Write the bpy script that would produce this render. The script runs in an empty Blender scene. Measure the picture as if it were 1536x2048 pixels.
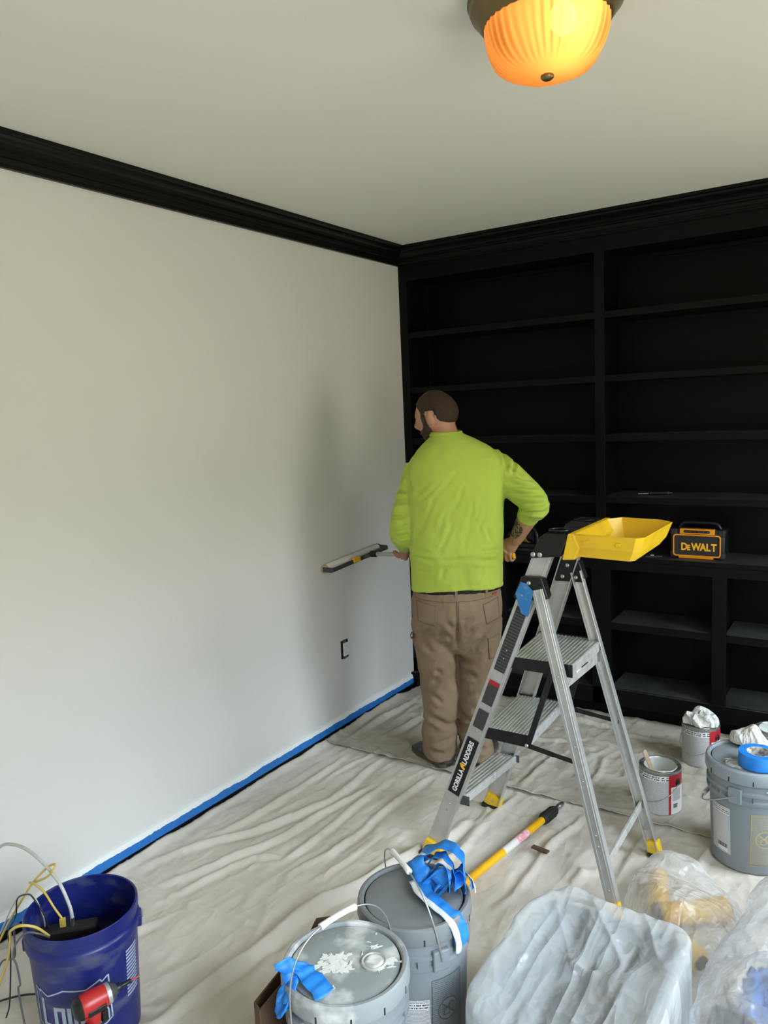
import bpy, math, random
import numpy as np
from mathutils import Matrix, Vector

random.seed(7)
RNG = np.random.default_rng(7)
scene = bpy.context.scene
COL = scene.collection
PI = math.pi

# ------------------------------------------------------------------ camera
CAM = Vector((2.4173, -3.8980, 1.6748))
YAW, PITCH, ROLL, FPX = 0.58574, -0.12761, -0.04404, 1540.3
_f = Vector((-math.sin(YAW) * math.cos(PITCH), math.cos(YAW) * math.cos(PITCH), math.sin(PITCH)))
_r = Vector((math.cos(YAW), math.sin(YAW), 0))
_u = _r.cross(_f)
_r2 = _r * math.cos(ROLL) + _u * math.sin(ROLL)
_u2 = -_r * math.sin(ROLL) + _u * math.cos(ROLL)
cd = bpy.data.cameras.new('camera')
cd.sensor_fit = 'VERTICAL'
cd.sensor_height = 36.0
cd.sensor_width = 27.0
cd.lens = FPX / 2048.0 * 36.0
cd.clip_start = 0.02
cam = bpy.data.objects.new('camera', cd)
COL.objects.link(cam)
M = Matrix.Identity(4)
for i in range(3):
    M[i][0] = _r2[i]; M[i][1] = _u2[i]; M[i][2] = -_f[i]; M[i][3] = CAM[i]
cam.matrix_world = M
scene.camera = cam

# ------------------------------------------------------------------ view
vs = scene.view_settings
vs.view_transform = 'Standard'
vs.look = 'None'
vs.gamma = 1.0
vs.use_curve_mapping = False
vs.exposure = 1.05

# ------------------------------------------------------------------ world: overcast sky over dull ground
world = bpy.data.worlds.new('overcast_sky')
scene.world = world
world.use_nodes = True
wn = world.node_tree
wn.nodes.clear()
w_out = wn.nodes.new('ShaderNodeOutputWorld')
w_bg = wn.nodes.new('ShaderNodeBackground')
w_tc = wn.nodes.new('ShaderNodeTexCoord')
w_sep = wn.nodes.new('ShaderNodeSeparateXYZ')
w_ramp = wn.nodes.new('ShaderNodeValToRGB')
w_map = wn.nodes.new('ShaderNodeMapRange')
w_map.inputs['From Min'].default_value = -1
w_map.inputs['From Max'].default_value = 1
wn.links.new(w_tc.outputs['Generated'], w_sep.inputs[0])
wn.links.new(w_sep.outputs['Z'], w_map.inputs['Value'])
wn.links.new(w_map.outputs[0], w_ramp.inputs[0])
wn.links.new(w_ramp.outputs[0], w_bg.inputs['Color'])
wn.links.new(w_bg.outputs[0], w_out.inputs['Surface'])
els = w_ramp.color_ramp.elements
els[0].position = 0.0; els[0].color = (0.27, 0.265, 0.19, 1)
els[1].position = 1.0; els[1].color = (0.93, 1.05, 1.16, 1)
e = els.new(0.50); e.color = (0.29, 0.285, 0.205, 1)      # lawn
e = els.new(0.565); e.color = (0.25, 0.25, 0.20, 1)     # unseen tree band, added dark to cut level light on the wall
e = els.new(0.66); e.color = (0.80, 0.93, 1.04, 1)      # overcast sky
w_bg.inputs['Strength'].default_value = 9.5

# window light portals (they only guide sampling of the sky through the openings)
WINDOWS = [(-1.50, -0.45), (-4.10, -2.55)]      # y ranges in the right wall
WZ0, WZ1 = 0.75, 2.20
ROOM_X = 3.44
REAR_Y = -4.35
for (a, b) in WINDOWS:
    l = bpy.data.lights.new('window_portal', 'AREA')
    l.shape = 'RECTANGLE'
    l.size = b - a
    l.size_y = WZ1 - WZ0
    l.cycles.is_portal = True
    lo = bpy.data.objects.new('window_portal', l)
    COL.objects.link(lo)
    lo.location = (ROOM_X + 0.10, (a + b) / 2, (WZ0 + WZ1) / 2)
    lo.rotation_euler = (0, PI / 2, 0)
    lo.rotation_euler = Vector((-1, 0, 0)).to_track_quat('-Z', 'Z').to_euler()

# ------------------------------------------------------------------ helpers: noise
def _hash(ix, iy, seed):
    h = (ix.astype(np.int64) * 374761393 + iy.astype(np.int64) * 668265263 + seed * 974634777) & 0x7fffffff
    h = ((h ^ (h >> 13)) * 1274126177) & 0x7fffffff
    return ((h ^ (h >> 16)) & 0xffff) / 65535.0 * 2 - 1

def vnoise(x, y, seed=0):
    x = np.asarray(x, float); y = np.asarray(y, float)
    ix = np.floor(x); iy = np.floor(y)
    fx = x - ix; fy = y - iy
    fx = fx * fx * fx * (fx * (fx * 6 - 15) + 10); fy = fy * fy * fy * (fy * (fy * 6 - 15) + 10)
    a = _hash(ix, iy, seed); b = _hash(ix + 1, iy, seed)
    c = _hash(ix, iy + 1, seed); d = _hash(ix + 1, iy + 1, seed)
    return (a * (1 - fx) + b * fx) * (1 - fy) + (c * (1 - fx) + d * fx) * fy

def fbm(x, y, seed=0, o=3):
    s = 0; a = 1.0
    for k in range(o):
        s = s + a * vnoise(np.asarray(x) * 2 ** k, np.asarray(y) * 2 ** k, seed + k * 17)
        a *= 0.5
    return s

def ridge(x, y, seed=0):
    return 1 - np.abs(vnoise(x, y, seed)) * 2

def seg_dist(px, pz, a, b):
    ax, az = a; bx, bz = b
    dx, dz = bx - ax, bz - az
    L2 = dx * dx + dz * dz + 1e-12
    t = np.clip(((px - ax) * dx + (pz - az) * dz) / L2, 0, 1)
    qx = ax + t * dx; qz = az + t * dz
    side = ((px - ax) * dz - (pz - az) * dx) / math.sqrt(L2)
    return np.hypot(px - qx, pz - qz), side, t

def catmull(pts, n=8):
    P = [np.array(p, float) for p in pts]
    P = [2 * P[0] - P[1]] + P + [2 * P[-1] - P[-2]]
    out = []
    for i in range(1, len(P) - 2):
        for k in range(n):
            t = k / n
            a, b, c, d = P[i - 1], P[i], P[i + 1], P[i + 2]
            out.append(0.5 * ((2 * b) + (c - a) * t + (2 * a - 5 * b + 4 * c - d) * t * t + (3 * b - 3 * c + d - a) * t ** 3))
    out.append(P[-2])
    return out

# ------------------------------------------------------------------ helpers: mesh builder
class MB:
    def __init__(self):
        self.v = []; self.f = []; self.uv = None
    def add(self, verts, faces):
        o = len(self.v)
        self.v.extend([tuple(map(float, p)) for p in verts])
        self.f.extend([tuple(i + o for i in fc) for fc in faces])
        return self
    def box(self, c, s, R=None):
        c = np.array(c, float); h = np.array(s, float) / 2
        vs_ = []
        for sx in (-1, 1):
            for sy in (-1, 1):
                for sz in (-1, 1):
                    p = np.array((sx * h[0], sy * h[1], sz * h[2]))
                    if R is not None: p = R @ p
                    vs_.append(c + p)
        fs = [(0, 1, 3, 2), (4, 6, 7, 5), (0, 4, 5, 1), (2, 3, 7, 6), (0, 2, 6, 4), (1, 5, 7, 3)]
        return self.add(vs_, fs)
    def box2(self, lo, hi):
        lo = np.array(lo, float); hi = np.array(hi, float)
        return self.box((lo + hi) / 2, hi - lo)
    def bar(self, p, q, w, h, up=(0, 0, 1), off=(0, 0)):
        p = np.array(p, float); q = np.array(q, float)
        d = q - p; d /= np.linalg.norm(d)
        u = np.array(up, float); s = np.cross(d, u); s /= np.linalg.norm(s); u = np.cross(s, d)
        vs_ = []
        for e in (p, q):
            for a, b in ((-1, -1), (1, -1), (1, 1), (-1, 1)):
                vs_.append(e + s * (a * w / 2 + off[0]) + u * (b * h / 2 + off[1]))
        fs = [(3, 2, 1, 0), (4, 5, 6, 7), (0, 1, 5, 4), (1, 2, 6, 5), (2, 3, 7, 6), (3, 0, 4, 7)]
        return self.add(vs_, fs)
    def rings(self, rings, cap=True, closed=True):
        n = len(rings[0]); vs_ = [p for r in rings for p in r]; fs = []
        for i in range(len(rings) - 1):
            for k in range(n if closed else n - 1):
                k2 = (k + 1) % n
                fs.append((i * n + k, i * n + k2, (i + 1) * n + k2, (i + 1) * n + k))
        if cap:
            fs.append(tuple(reversed(range(n))))
            fs.append(tuple((len(rings) - 1) * n + k for k in range(n)))
        return self.add(vs_, fs)
    def tube(self, pts, r, n=10, cap=True):
        pts = [np.array(p, float) for p in pts]
        rr = [r] * len(pts) if np.isscalar(r) else list(r)
        T = []
        for i in range(len(pts)):
            a = pts[max(0, i - 1)]; b = pts[min(len(pts) - 1, i + 1)]
            d = b - a; T.append(d / (np.linalg.norm(d) + 1e-12))
        u = np.array((0, 0, 1.0)) if abs(T[0][2]) < 0.9 else np.array((1.0, 0, 0))
        u = u - T[0] * (u @ T[0]); u /= np.linalg.norm(u)
        rs = []
        for p, t, rad in zip(pts, T, rr):
            u = u - t * (u @ t); u /= np.linalg.norm(u); w = np.cross(t, u)
            ra, rb = (rad, rad) if np.isscalar(rad) else rad
            rs.append([p + u * math.cos(2 * PI * k / n) * ra + w * math.sin(2 * PI * k / n) * rb for k in range(n)])
        return self.rings(rs, cap)
    def lathe(self, prof, c=(0, 0, 0), n=48, R=None, cap=False):
        rs = []
        for r, z in prof:
            ring = []
            for k in range(n):
                p = np.array((r * math.cos(2 * PI * k / n), r * math.sin(2 * PI * k / n), z))
                if R is not None: p = R @ p
                ring.append(np.array(c, float) + p)
            rs.append(ring)
        return self.rings(rs, cap)
    def prism(self, poly, axis, a, b):
        # poly: 2d points in the plane normal to axis; axis 1 -> (x,z), axis 2 -> (x,y), axis 0 -> (y,z)
        def P(q, t):
            return {0: (t, q[0], q[1]), 1: (q[0], t, q[1]), 2: (q[0], q[1], t)}[axis]
        return self.rings([[P(q, a) for q in poly], [P(q, b) for q in poly]])
    def grid(self, P):
        # P: (n, m, 3)
        n, m = P.shape[:2]
        fs = [(i * m + j, i * m + j + 1, (i + 1) * m + j + 1, (i + 1) * m + j) for i in range(n - 1) for j in range(m - 1)]
        o = len(self.v)
        self.v.extend(map(tuple, P.reshape(-1, 3).tolist()))
        self.f.extend([tuple(x + o for x in q) for q in fs])
        return self
    def sphere(self, c, r, n=16, m=10, R=None):
        c = np.array(c, float); r = np.array((r, r, r) if np.isscalar(r) else r, float)
        rs = []
        for i in range(1, m):
            t = PI * i / m
            ring = []
            for k in range(n):
                p = np.array((math.sin(t) * math.cos(2 * PI * k / n), math.sin(t) * math.sin(2 * PI * k / n), -math.cos(t))) * r
                if R is not None: p = R @ p
                ring.append(c + p)
            rs.append(ring)
        return self.rings(rs, True)

WM = {}
def fix_normals(me):
    import bmesh
    bm = bmesh.new(); bm.from_mesh(me)
    bmesh.ops.recalc_face_normals(bm, faces=bm.faces)
    bm.to_mesh(me); bm.free()

def tag(o, label=None, cat=None, group=None, kind=None):
    if label: o['label'] = label
    if cat: o['category'] = cat
    if group: o['group'] = group
    if kind: o['kind'] = kind
    return o

def empty(name, loc, label=None, cat=None, group=None, rotz=0.0):
    o = bpy.data.objects.new(name, None)
    o.empty_display_size = 0.05
    COL.objects.link(o)
    o.location = loc; o.rotation_euler = (0, 0, rotz)
    WM[o] = Matrix.Translation(Vector(loc)) @ Matrix.Rotation(rotz, 4, 'Z')
    return tag(o, label, cat, group)

def build(name, mb, mat, parent=None, loc=None, smooth=35, bevel=0.0, seg=2, label=None, cat=None, group=None, kind=None, me=None, local=False, recalc=True):
    """one mesh object. mb in world coordinates; stored relative to the parent / loc"""
    if me is None:
        me = bpy.data.meshes.new(name)
        if parent is not None and not local:
            inv = WM[parent].inverted()
        elif loc is not None and not local:
            inv = Matrix.Translation(-Vector(loc))
        else:
            inv = None
        V = np.array(mb.v, float)
        if inv is not None:
            A = np.array(inv)
            V = V @ A[:3, :3].T + A[:3, 3]
        me.from_pydata(V.tolist(), [], mb.f)
        if mb.uv is not None:
            ul = me.uv_layers.new(name='UVMap')
            li = np.zeros(len(me.loops), dtype=np.int32); me.loops.foreach_get('vertex_index', li)
            ul.data.foreach_set('uv', np.array(mb.uv, np.float32)[li].ravel())
        if recalc: fix_normals(me)
        if smooth:
            me.polygons.foreach_set('use_smooth', [True] * len(me.polygons))
            if smooth < 180: me.set_sharp_from_angle(angle=math.radians(smooth))
        me.update()
    o = bpy.data.objects.new(name, me)
    COL.objects.link(o)
    if mat is not None and len(me.materials) == 0: me.materials.append(mat)
    if parent is not None:
        o.parent = parent
        WM[o] = WM[parent]
    else:
        o.location = loc if loc is not None else (0, 0, 0)
        WM[o] = Matrix.Translation(Vector(o.location))
    if bevel > 0:
        bv = o.modifiers.new('bevel', 'BEVEL'); bv.width = bevel; bv.segments = seg; bv.limit_method = 'ANGLE'
        bv.angle_limit = math.radians(40)
    return tag(o, label, cat, group, kind)

def remeshed(mb, voxel, smooth_iter=3):
    me = bpy.data.meshes.new('tmp'); me.from_pydata(mb.v, [], mb.f); fix_normals(me)
    o = bpy.data.objects.new('tmp', me); COL.objects.link(o)
    m = o.modifiers.new('r', 'REMESH'); m.mode = 'VOXEL'; m.voxel_size = voxel
    if smooth_iter:
        s = o.modifiers.new('s', 'SMOOTH'); s.iterations = smooth_iter; s.factor = 0.5
    dg = bpy.context.evaluated_depsgraph_get()
    out = bpy.data.meshes.new_from_object(o.evaluated_get(dg))
    bpy.data.objects.remove(o); bpy.data.meshes.remove(me)
    out.polygons.foreach_set('use_smooth', [True] * len(out.polygons))
    return out

def get_v(me):
    a = np.zeros(len(me.vertices) * 3); me.vertices.foreach_get('co', a); return a.reshape(-1, 3)
def get_n(me):
    a = np.zeros(len(me.vertices) * 3, dtype=np.float32); me.vertex_normals.foreach_get('vector', a); return a.reshape(-1, 3)
def set_v(me, a):
    me.vertices.foreach_set('co', np.ascontiguousarray(a).ravel()); me.update()

def text_mesh(s, size, bold=0.0, depth=0.0, xs=1.0, align='CENTER'):
    c = bpy.data.curves.new('t', 'FONT'); c.body = s; c.size = size; c.offset = bold; c.extrude = depth
    c.align_x = align; c.align_y = 'CENTER'; c.resolution_u = 3
    o = bpy.data.objects.new('t', c); COL.objects.link(o)
    dg = bpy.context.evaluated_depsgraph_get()
    me = bpy.data.meshes.new_from_object(o.evaluated_get(dg))
    V = get_v(me); V[:, 0] *= xs
    F = [tuple(p.vertices) for p in me.polygons]
    bpy.data.objects.remove(o); bpy.data.meshes.remove(me); bpy.data.curves.remove(c)
    return V, F

def place2d(V, origin, ex, ey, lift=0.0):
    ex = np.array(ex, float); ex /= np.linalg.norm(ex); ey = np.array(ey, float); ey /= np.linalg.norm(ey)
    n = np.cross(ex, ey)
    V = np.asarray(V, float)
    z = V[:, 2:3] if V.shape[1] > 2 else 0
    return np.array(origin, float) + V[:, :1] * ex + V[:, 1:2] * ey + (z + lift) * n

# ------------------------------------------------------------------ materials
def mat(name, col, rough=0.5, metal=0.0, spec=0.5, noise=None, bump=None, coat=0.0, sheen=0.0, trans=None):
    """noise=(scale, colour2, lo, hi[, stretch]) ; bump=(scale, strength, dist[, stretch])"""
    m = bpy.data.materials.new(name); m.use_nodes = True
    nt = m.node_tree; b = nt.nodes['Principled BSDF']
    b.inputs['Base Color'].default_value = (*col, 1)
    b.inputs['Roughness'].default_value = rough
    b.inputs['Metallic'].default_value = metal
    b.inputs['Specular IOR Level'].default_value = spec
    b.inputs['Coat Weight'].default_value = coat
    b.inputs['Sheen Weight'].default_value = sheen
    tc = nt.nodes.new('ShaderNodeTexCoord')
    def nz(scale, stretch=None, detail=4):
        mp = nt.nodes.new('ShaderNodeMapping'); nt.links.new(tc.outputs['Object'], mp.inputs[0])
        if stretch: mp.inputs['Scale'].default_value = stretch
        n = nt.nodes.new('ShaderNodeTexNoise'); n.inputs['Scale'].default_value = scale; n.inputs['Detail'].default_value = detail
        nt.links.new(mp.outputs[0], n.inputs['Vector']); return n
    if noise:
        n = nz(noise[0], noise[4] if len(noise) > 4 else None)
        r = nt.nodes.new('ShaderNodeMapRange'); r.inputs['From Min'].default_value = noise[2]; r.inputs['From Max'].default_value = noise[3]
        nt.links.new(n.outputs['Fac'], r.inputs['Value'])
        mx = nt.nodes.new('ShaderNodeMix'); mx.data_type = 'RGBA'
        mx.inputs[6].default_value = (*col, 1); mx.inputs[7].default_value = (*noise[1], 1)
        nt.links.new(r.outputs[0], mx.inputs[0]); nt.links.new(mx.outputs[2], b.inputs['Base Color'])
    if bump:
        n = nz(bump[0], bump[3] if len(bump) > 3 else None)
        bp = nt.nodes.new('ShaderNodeBump'); bp.inputs['Strength'].default_value = bump[1]; bp.inputs['Distance'].default_value = bump[2]
        nt.links.new(n.outputs['Fac'], bp.inputs['Height']); nt.links.new(bp.outputs[0], b.inputs['Normal'])
    return m

def plastic_film(name, col, opacity, rough=0.18, tint=(0.95, 0.96, 0.97), layers=((7.0, (1.0, 0.28, 0.6), 0.35, 0.014), (11.0, (0.35, 1.0, 0.7), 0.5, 0.009), (30.0, (1.0, 0.7, 0.8), 0.2, 0.003))):
    m = bpy.data.materials.new(name); m.use_nodes = True
    nt = m.node_tree; b = nt.nodes['Principled BSDF']; out = nt.nodes['Material Output']
    b.inputs['Base Color'].default_value = (*col, 1); b.inputs['Roughness'].default_value = rough
    b.inputs['Specular IOR Level'].default_value = 0.9
    tc = nt.nodes.new('ShaderNodeTexCoord'); prev = None
    for sc_, st_, rz, amt in layers:
        mp = nt.nodes.new('ShaderNodeMapping'); mp.inputs['Scale'].default_value = st_; mp.inputs['Rotation'].default_value = (0.3, 0.2, rz); nt.links.new(tc.outputs['Object'], mp.inputs[0])
        nz = nt.nodes.new('ShaderNodeTexNoise'); nz.inputs['Scale'].default_value = sc_; nz.inputs['Detail'].default_value = 1.0; nz.inputs['Distortion'].default_value = 0.6; nt.links.new(mp.outputs[0], nz.inputs['Vector'])
        sb = nt.nodes.new('ShaderNodeMath'); sb.operation = 'SUBTRACT'; sb.inputs[1].default_value = 0.5; nt.links.new(nz.outputs['Fac'], sb.inputs[0])
        ab = nt.nodes.new('ShaderNodeMath'); ab.operation = 'ABSOLUTE'; nt.links.new(sb.outputs[0], ab.inputs[0])
        bp = nt.nodes.new('ShaderNodeBump'); bp.inputs['Strength'].default_value = 1.0; bp.inputs['Distance'].default_value = -amt * 4; nt.links.new(ab.outputs[0], bp.inputs['Height'])
        if prev is not None: nt.links.new(prev, bp.inputs['Normal'])
        prev = bp.outputs[0]
    nt.links.new(prev, b.inputs['Normal'])
    tl = nt.nodes.new('ShaderNodeBsdfTranslucent'); tl.inputs[0].default_value = (*col, 1)
    nt.links.new(prev, tl.inputs['Normal'])
    tr = nt.nodes.new('ShaderNodeBsdfTransparent'); tr.inputs[0].default_value = (*tint, 1)
    m1 = nt.nodes.new('ShaderNodeMixShader'); m1.inputs[0].default_value = 0.35
    nt.links.new(b.outputs[0], m1.inputs[1]); nt.links.new(tl.outputs[0], m1.inputs[2])
    m2 = nt.nodes.new('ShaderNodeMixShader')
    lw = nt.nodes.new('ShaderNodeLayerWeight'); lw.inputs[0].default_value = 0.35
    mr = nt.nodes.new('ShaderNodeMapRange'); mr.inputs['To Min'].default_value = opacity; mr.inputs['To Max'].default_value = min(1, opacity + 0.45)
    nt.links.new(lw.outputs['Facing'], mr.inputs['Value']); nt.links.new(mr.outputs[0], m2.inputs[0])
    nt.links.new(tr.outputs[0], m2.inputs[1]); nt.links.new(m1.outputs[0], m2.inputs[2])
    nt.links.new(m2.outputs[0], out.inputs['Surface'])
    return m

M_WALL = mat('wall_paint', (0.665, 0.66, 0.645), 0.55, noise=(1.3, (0.645, 0.635, 0.61), 0.45, 0.7), bump=(220, 0.06, 0.002))
M_CEIL = mat('ceiling_paint', (0.78, 0.765, 0.715), 0.75, bump=(160, 0.05, 0.002))
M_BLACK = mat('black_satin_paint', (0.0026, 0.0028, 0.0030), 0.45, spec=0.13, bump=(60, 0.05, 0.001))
def add_pale_tops(m, col):  # blends a paler, noise-broken grey into upward-facing surfaces
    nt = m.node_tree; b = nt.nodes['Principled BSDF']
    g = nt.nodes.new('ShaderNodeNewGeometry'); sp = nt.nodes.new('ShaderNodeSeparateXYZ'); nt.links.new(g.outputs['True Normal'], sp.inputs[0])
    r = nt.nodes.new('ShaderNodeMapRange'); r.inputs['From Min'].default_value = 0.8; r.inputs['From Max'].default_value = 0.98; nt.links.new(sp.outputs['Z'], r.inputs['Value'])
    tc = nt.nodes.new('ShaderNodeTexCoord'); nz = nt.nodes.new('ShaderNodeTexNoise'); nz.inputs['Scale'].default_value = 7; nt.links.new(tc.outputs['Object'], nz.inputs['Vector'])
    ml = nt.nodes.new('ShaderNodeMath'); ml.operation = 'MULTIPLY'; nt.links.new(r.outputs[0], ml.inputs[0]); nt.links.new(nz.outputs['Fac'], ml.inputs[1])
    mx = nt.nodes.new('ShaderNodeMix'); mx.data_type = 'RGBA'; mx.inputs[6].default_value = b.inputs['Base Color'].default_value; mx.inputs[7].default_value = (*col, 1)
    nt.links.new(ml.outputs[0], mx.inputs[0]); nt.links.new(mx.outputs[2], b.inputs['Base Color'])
add_pale_tops(M_BLACK, (0.075, 0.077, 0.078))
M_BLACKTRIM = mat('black_trim_paint', (0.0028, 0.0030, 0.0030), 0.35, spec=0.18)
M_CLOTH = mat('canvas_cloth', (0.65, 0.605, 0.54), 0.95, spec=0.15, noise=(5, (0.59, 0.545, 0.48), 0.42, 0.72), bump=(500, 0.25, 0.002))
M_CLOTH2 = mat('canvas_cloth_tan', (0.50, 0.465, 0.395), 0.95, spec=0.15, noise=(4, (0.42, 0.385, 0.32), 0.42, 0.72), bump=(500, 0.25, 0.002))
def add_creases(m, layers):
    nt = m.node_tree; b = nt.nodes['Principled BSDF']; tc = nt.nodes.new('ShaderNodeTexCoord')
    prev = b.inputs['Normal'].links[0].from_socket if b.inputs['Normal'].links else None
    for sc_, st_, rz, amt in layers:
        mp = nt.nodes.new('ShaderNodeMapping'); mp.inputs['Scale'].default_value = st_; mp.inputs['Rotation'].default_value = (0, 0, rz); nt.links.new(tc.outputs['Object'], mp.inputs[0])
        nz = nt.nodes.new('ShaderNodeTexNoise'); nz.inputs['Scale'].default_value = sc_; nz.inputs['Detail'].default_value = 1.5; nz.inputs['Distortion'].default_value = 0.5; nt.links.new(mp.outputs[0], nz.inputs['Vector'])
        sb = nt.nodes.new('ShaderNodeMath'); sb.operation = 'SUBTRACT'; sb.inputs[1].default_value = 0.5; nt.links.new(nz.outputs['Fac'], sb.inputs[0])
        ab = nt.nodes.new('ShaderNodeMath'); ab.operation = 'ABSOLUTE'; nt.links.new(sb.outputs[0], ab.inputs[0])
        bp = nt.nodes.new('ShaderNodeBump'); bp.inputs['Strength'].default_value = 1.0; bp.inputs['Distance'].default_value = -amt; nt.links.new(ab.outputs[0], bp.inputs['Height'])
        if prev is not None: nt.links.new(prev, bp.inputs['Normal'])
        prev = bp.outputs[0]
    nt.links.new(prev, b.inputs['Normal'])
for m_ in (M_CLOTH, M_CLOTH2): add_creases(m_, ((6.0, (1.0, 0.30, 1), 0.15, 0.018), (16.0, (1.0, 0.45, 1), -0.3, 0.007), (5.0, (0.4, 1.0, 1), 0.5, 0.010)))
M_ALU = mat('aluminium', (0.60, 0.60, 0.585), 0.42, metal=0.75, noise=(14, (0.52, 0.52, 0.50), 0.4, 0.7), bump=(40, 0.05, 0.001))
M_ALU2 = mat('scuffed_aluminium', (0.62, 0.62, 0.60), 0.5, metal=0.6, noise=(30, (0.42, 0.42, 0.39), 0.5, 0.72), bump=(90, 0.15, 0.001))
M_STEEL = mat('steel', (0.55, 0.55, 0.55), 0.3, metal=0.95)
M_WIRE = mat('galvanised_wire', (0.50, 0.51, 0.52), 0.35, metal=0.9)
M_BLKPL = mat('black_plastic', (0.008, 0.008, 0.009), 0.38, spec=0.4, noise=(45, (0.04, 0.04, 0.04), 0.68, 0.76))
M_RUB = mat('black_rubber', (0.014, 0.014, 0.014), 0.7)
M_YEL = mat('yellow_plastic', (0.83, 0.52, 0.012), 0.4, noise=(12, (0.72, 0.44, 0.02), 0.5, 0.75))
M_YELP = mat('yellow_paint', (0.86, 0.44, 0.008), 0.35)
M_GREY = mat('grey_bucket_plastic', (0.195, 0.22, 0.24), 0.42, noise=(7, (0.235, 0.26, 0.275), 0.5, 0.8))
M_LIDD = mat('dark_grey_lid_plastic', (0.175, 0.19, 0.20), 0.42, noise=(6, (0.225, 0.24, 0.245), 0.45, 0.75))
M_LIDP = mat('paint_smeared_lid', (0.27, 0.295, 0.305), 0.45, noise=(9, (0.62, 0.63, 0.62), 0.56, 0.68))
M_LIDR = mat('pale_grey_lid', (0.24, 0.275, 0.305), 0.4, noise=(8, (0.33, 0.36, 0.38), 0.5, 0.75))
M_PLUG = mat('paint_stained_spout', (0.40, 0.41, 0.41), 0.5, noise=(35, (0.68, 0.68, 0.66), 0.45, 0.6))
M_SPLAT = mat('dried_white_paint', (0.74, 0.74, 0.72), 0.5, bump=(40, 0.3, 0.003))
M_WHITE = mat('white_plastic', (0.74, 0.74, 0.73), 0.4)
M_BLUEB = mat('blue_bucket_plastic', (0.006, 0.012, 0.125), 0.38, noise=(8, (0.085, 0.09, 0.15), 0.52, 0.74, (1, 1, 2.4)))
M_TAPE = mat('blue_masking_tape', (0.012, 0.20, 0.68), 0.5, noise=(25, (0.03, 0.26, 0.74), 0.4, 0.7))
M_TAPEW = mat('painted_tape_edge', (0.66, 0.70, 0.74), 0.5)
M_LIME = mat('lime_cotton', (0.44, 0.56, 0.085), 0.85, spec=0.2, bump=(700, 0.12, 0.001), sheen=0.05)
add_creases(M_LIME, ((7.0, (1.0, 0.6, 0.35), 0.0, 0.008), (18.0, (1.0, 0.6, 0.6), 0.0, 0.002)))
M_KHAKI = mat('khaki_canvas', (0.225, 0.162, 0.105), 0.9, spec=0.15, noise=(6, (0.285, 0.21, 0.142), 0.45, 0.75), bump=(650, 0.2, 0.001))
add_creases(M_KHAKI, ((9.0, (1.0, 1.0, 0.6), 0.3, 0.010), (20.0, (1.0, 1.0, 0.8), 0.0, 0.004)))
M_STITCH = mat('tan_stitching', (0.13, 0.09, 0.055), 0.9)
M_SKIN = mat('skin', (0.46, 0.235, 0.155), 0.55, noise=(18, (0.50, 0.215, 0.145), 0.5, 0.75))
M_HAIR = mat('brown_hair', (0.026, 0.013, 0.007), 0.8, noise=(150, (0.050, 0.026, 0.013), 0.4, 0.7), bump=(260, 0.5, 0.003))
M_INK = mat('tattoo_ink', (0.055, 0.065, 0.05), 0.6)
M_SHOE = mat('dark_leather', (0.035, 0.036, 0.035), 0.5, noise=(30, (0.10, 0.10, 0.095), 0.6, 0.75))
M_SOLE = mat('brown_sole_rubber', (0.09, 0.07, 0.05), 0.8)
M_BRONZE = mat('aged_bronze', (0.20, 0.145, 0.07), 0.36, metal=0.85, noise=(9, (0.30, 0.22, 0.10), 0.5, 0.75))
M_RED = mat('red_plastic', (0.42, 0.018, 0.018), 0.33)
M_REDP = mat('red_print', (0.40, 0.008, 0.022), 0.45)
M_TIN = mat('tin_rim', (0.42, 0.42, 0.41), 0.35, metal=0.85)
M_BROWN = mat('brown_cardboard', (0.10, 0.058, 0.035), 0.9)
M_WOOD = mat('stir_stick_wood', (0.42, 0.30, 0.20), 0.7, bump=(60, 0.2, 0.001, (1, 1, 0.1)))
M_RAG = mat('white_rag', (0.66, 0.65, 0.62), 0.95, bump=(300, 0.3, 0.002))
add_creases(M_RAG, ((26.0, (1.0, 0.6, 0.8), 0.4, 0.030), (60.0, (1.0, 0.8, 0.8), 0.0, 0.010)))
M_ORANGE = mat('orange_plastic', (0.80, 0.28, 0.005), 0.4)
M_BEIGE = mat('beige_fibre', (0.55, 0.42, 0.24), 0.9)
M_NAP = mat('yellow_roller_nap', (0.78, 0.46, 0.07), 0.95, bump=(180, 0.6, 0.004), sheen=0.2)
M_PINK = mat('pink_label', (0.78, 0.30, 0.36), 0.6, noise=(60, (0.80, 0.62, 0.62), 0.45, 0.6))
M_COAX = mat('white_cable', (0.55, 0.53, 0.50), 0.45)
M_YCAB = mat('yellow_cable', (0.62, 0.46, 0.10), 0.45)
M_BCAB = mat('black_cable', (0.02, 0.02, 0.022), 0.5)
M_GCAB = mat('grey_cable', (0.09, 0.09, 0.095), 0.5)
M_BLUEF = mat('blue_plastic_film', (0.03, 0.17, 0.55), 0.35)
M_DGREY = mat('dark_grey_plastic', (0.05, 0.053, 0.057), 0.5)
M_PAINT = mat('wet_white_paint', (0.74, 0.77, 0.73), 0.2)
M_BAG = plastic_film('frosted_bag_film', (0.84, 0.86, 0.88), 0.40, 0.15, layers=((5.5, (1.0, 0.13, 0.5), 0.30, 0.020), (3.2, (0.5, 0.7, 0.6), -0.4, 0.020), (13.0, (1.0, 0.16, 0.5), 0.15, 0.006), (34.0, (1.0, 0.5, 0.8), 0.2, 0.0010)))
M_BAG2 = plastic_film('clear_bag_film', (0.84, 0.84, 0.82), 0.30, 0.14)
M_BAG3 = plastic_film('thin_clear_bag_film', (0.82, 0.83, 0.85), 0.24, 0.14)

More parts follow.
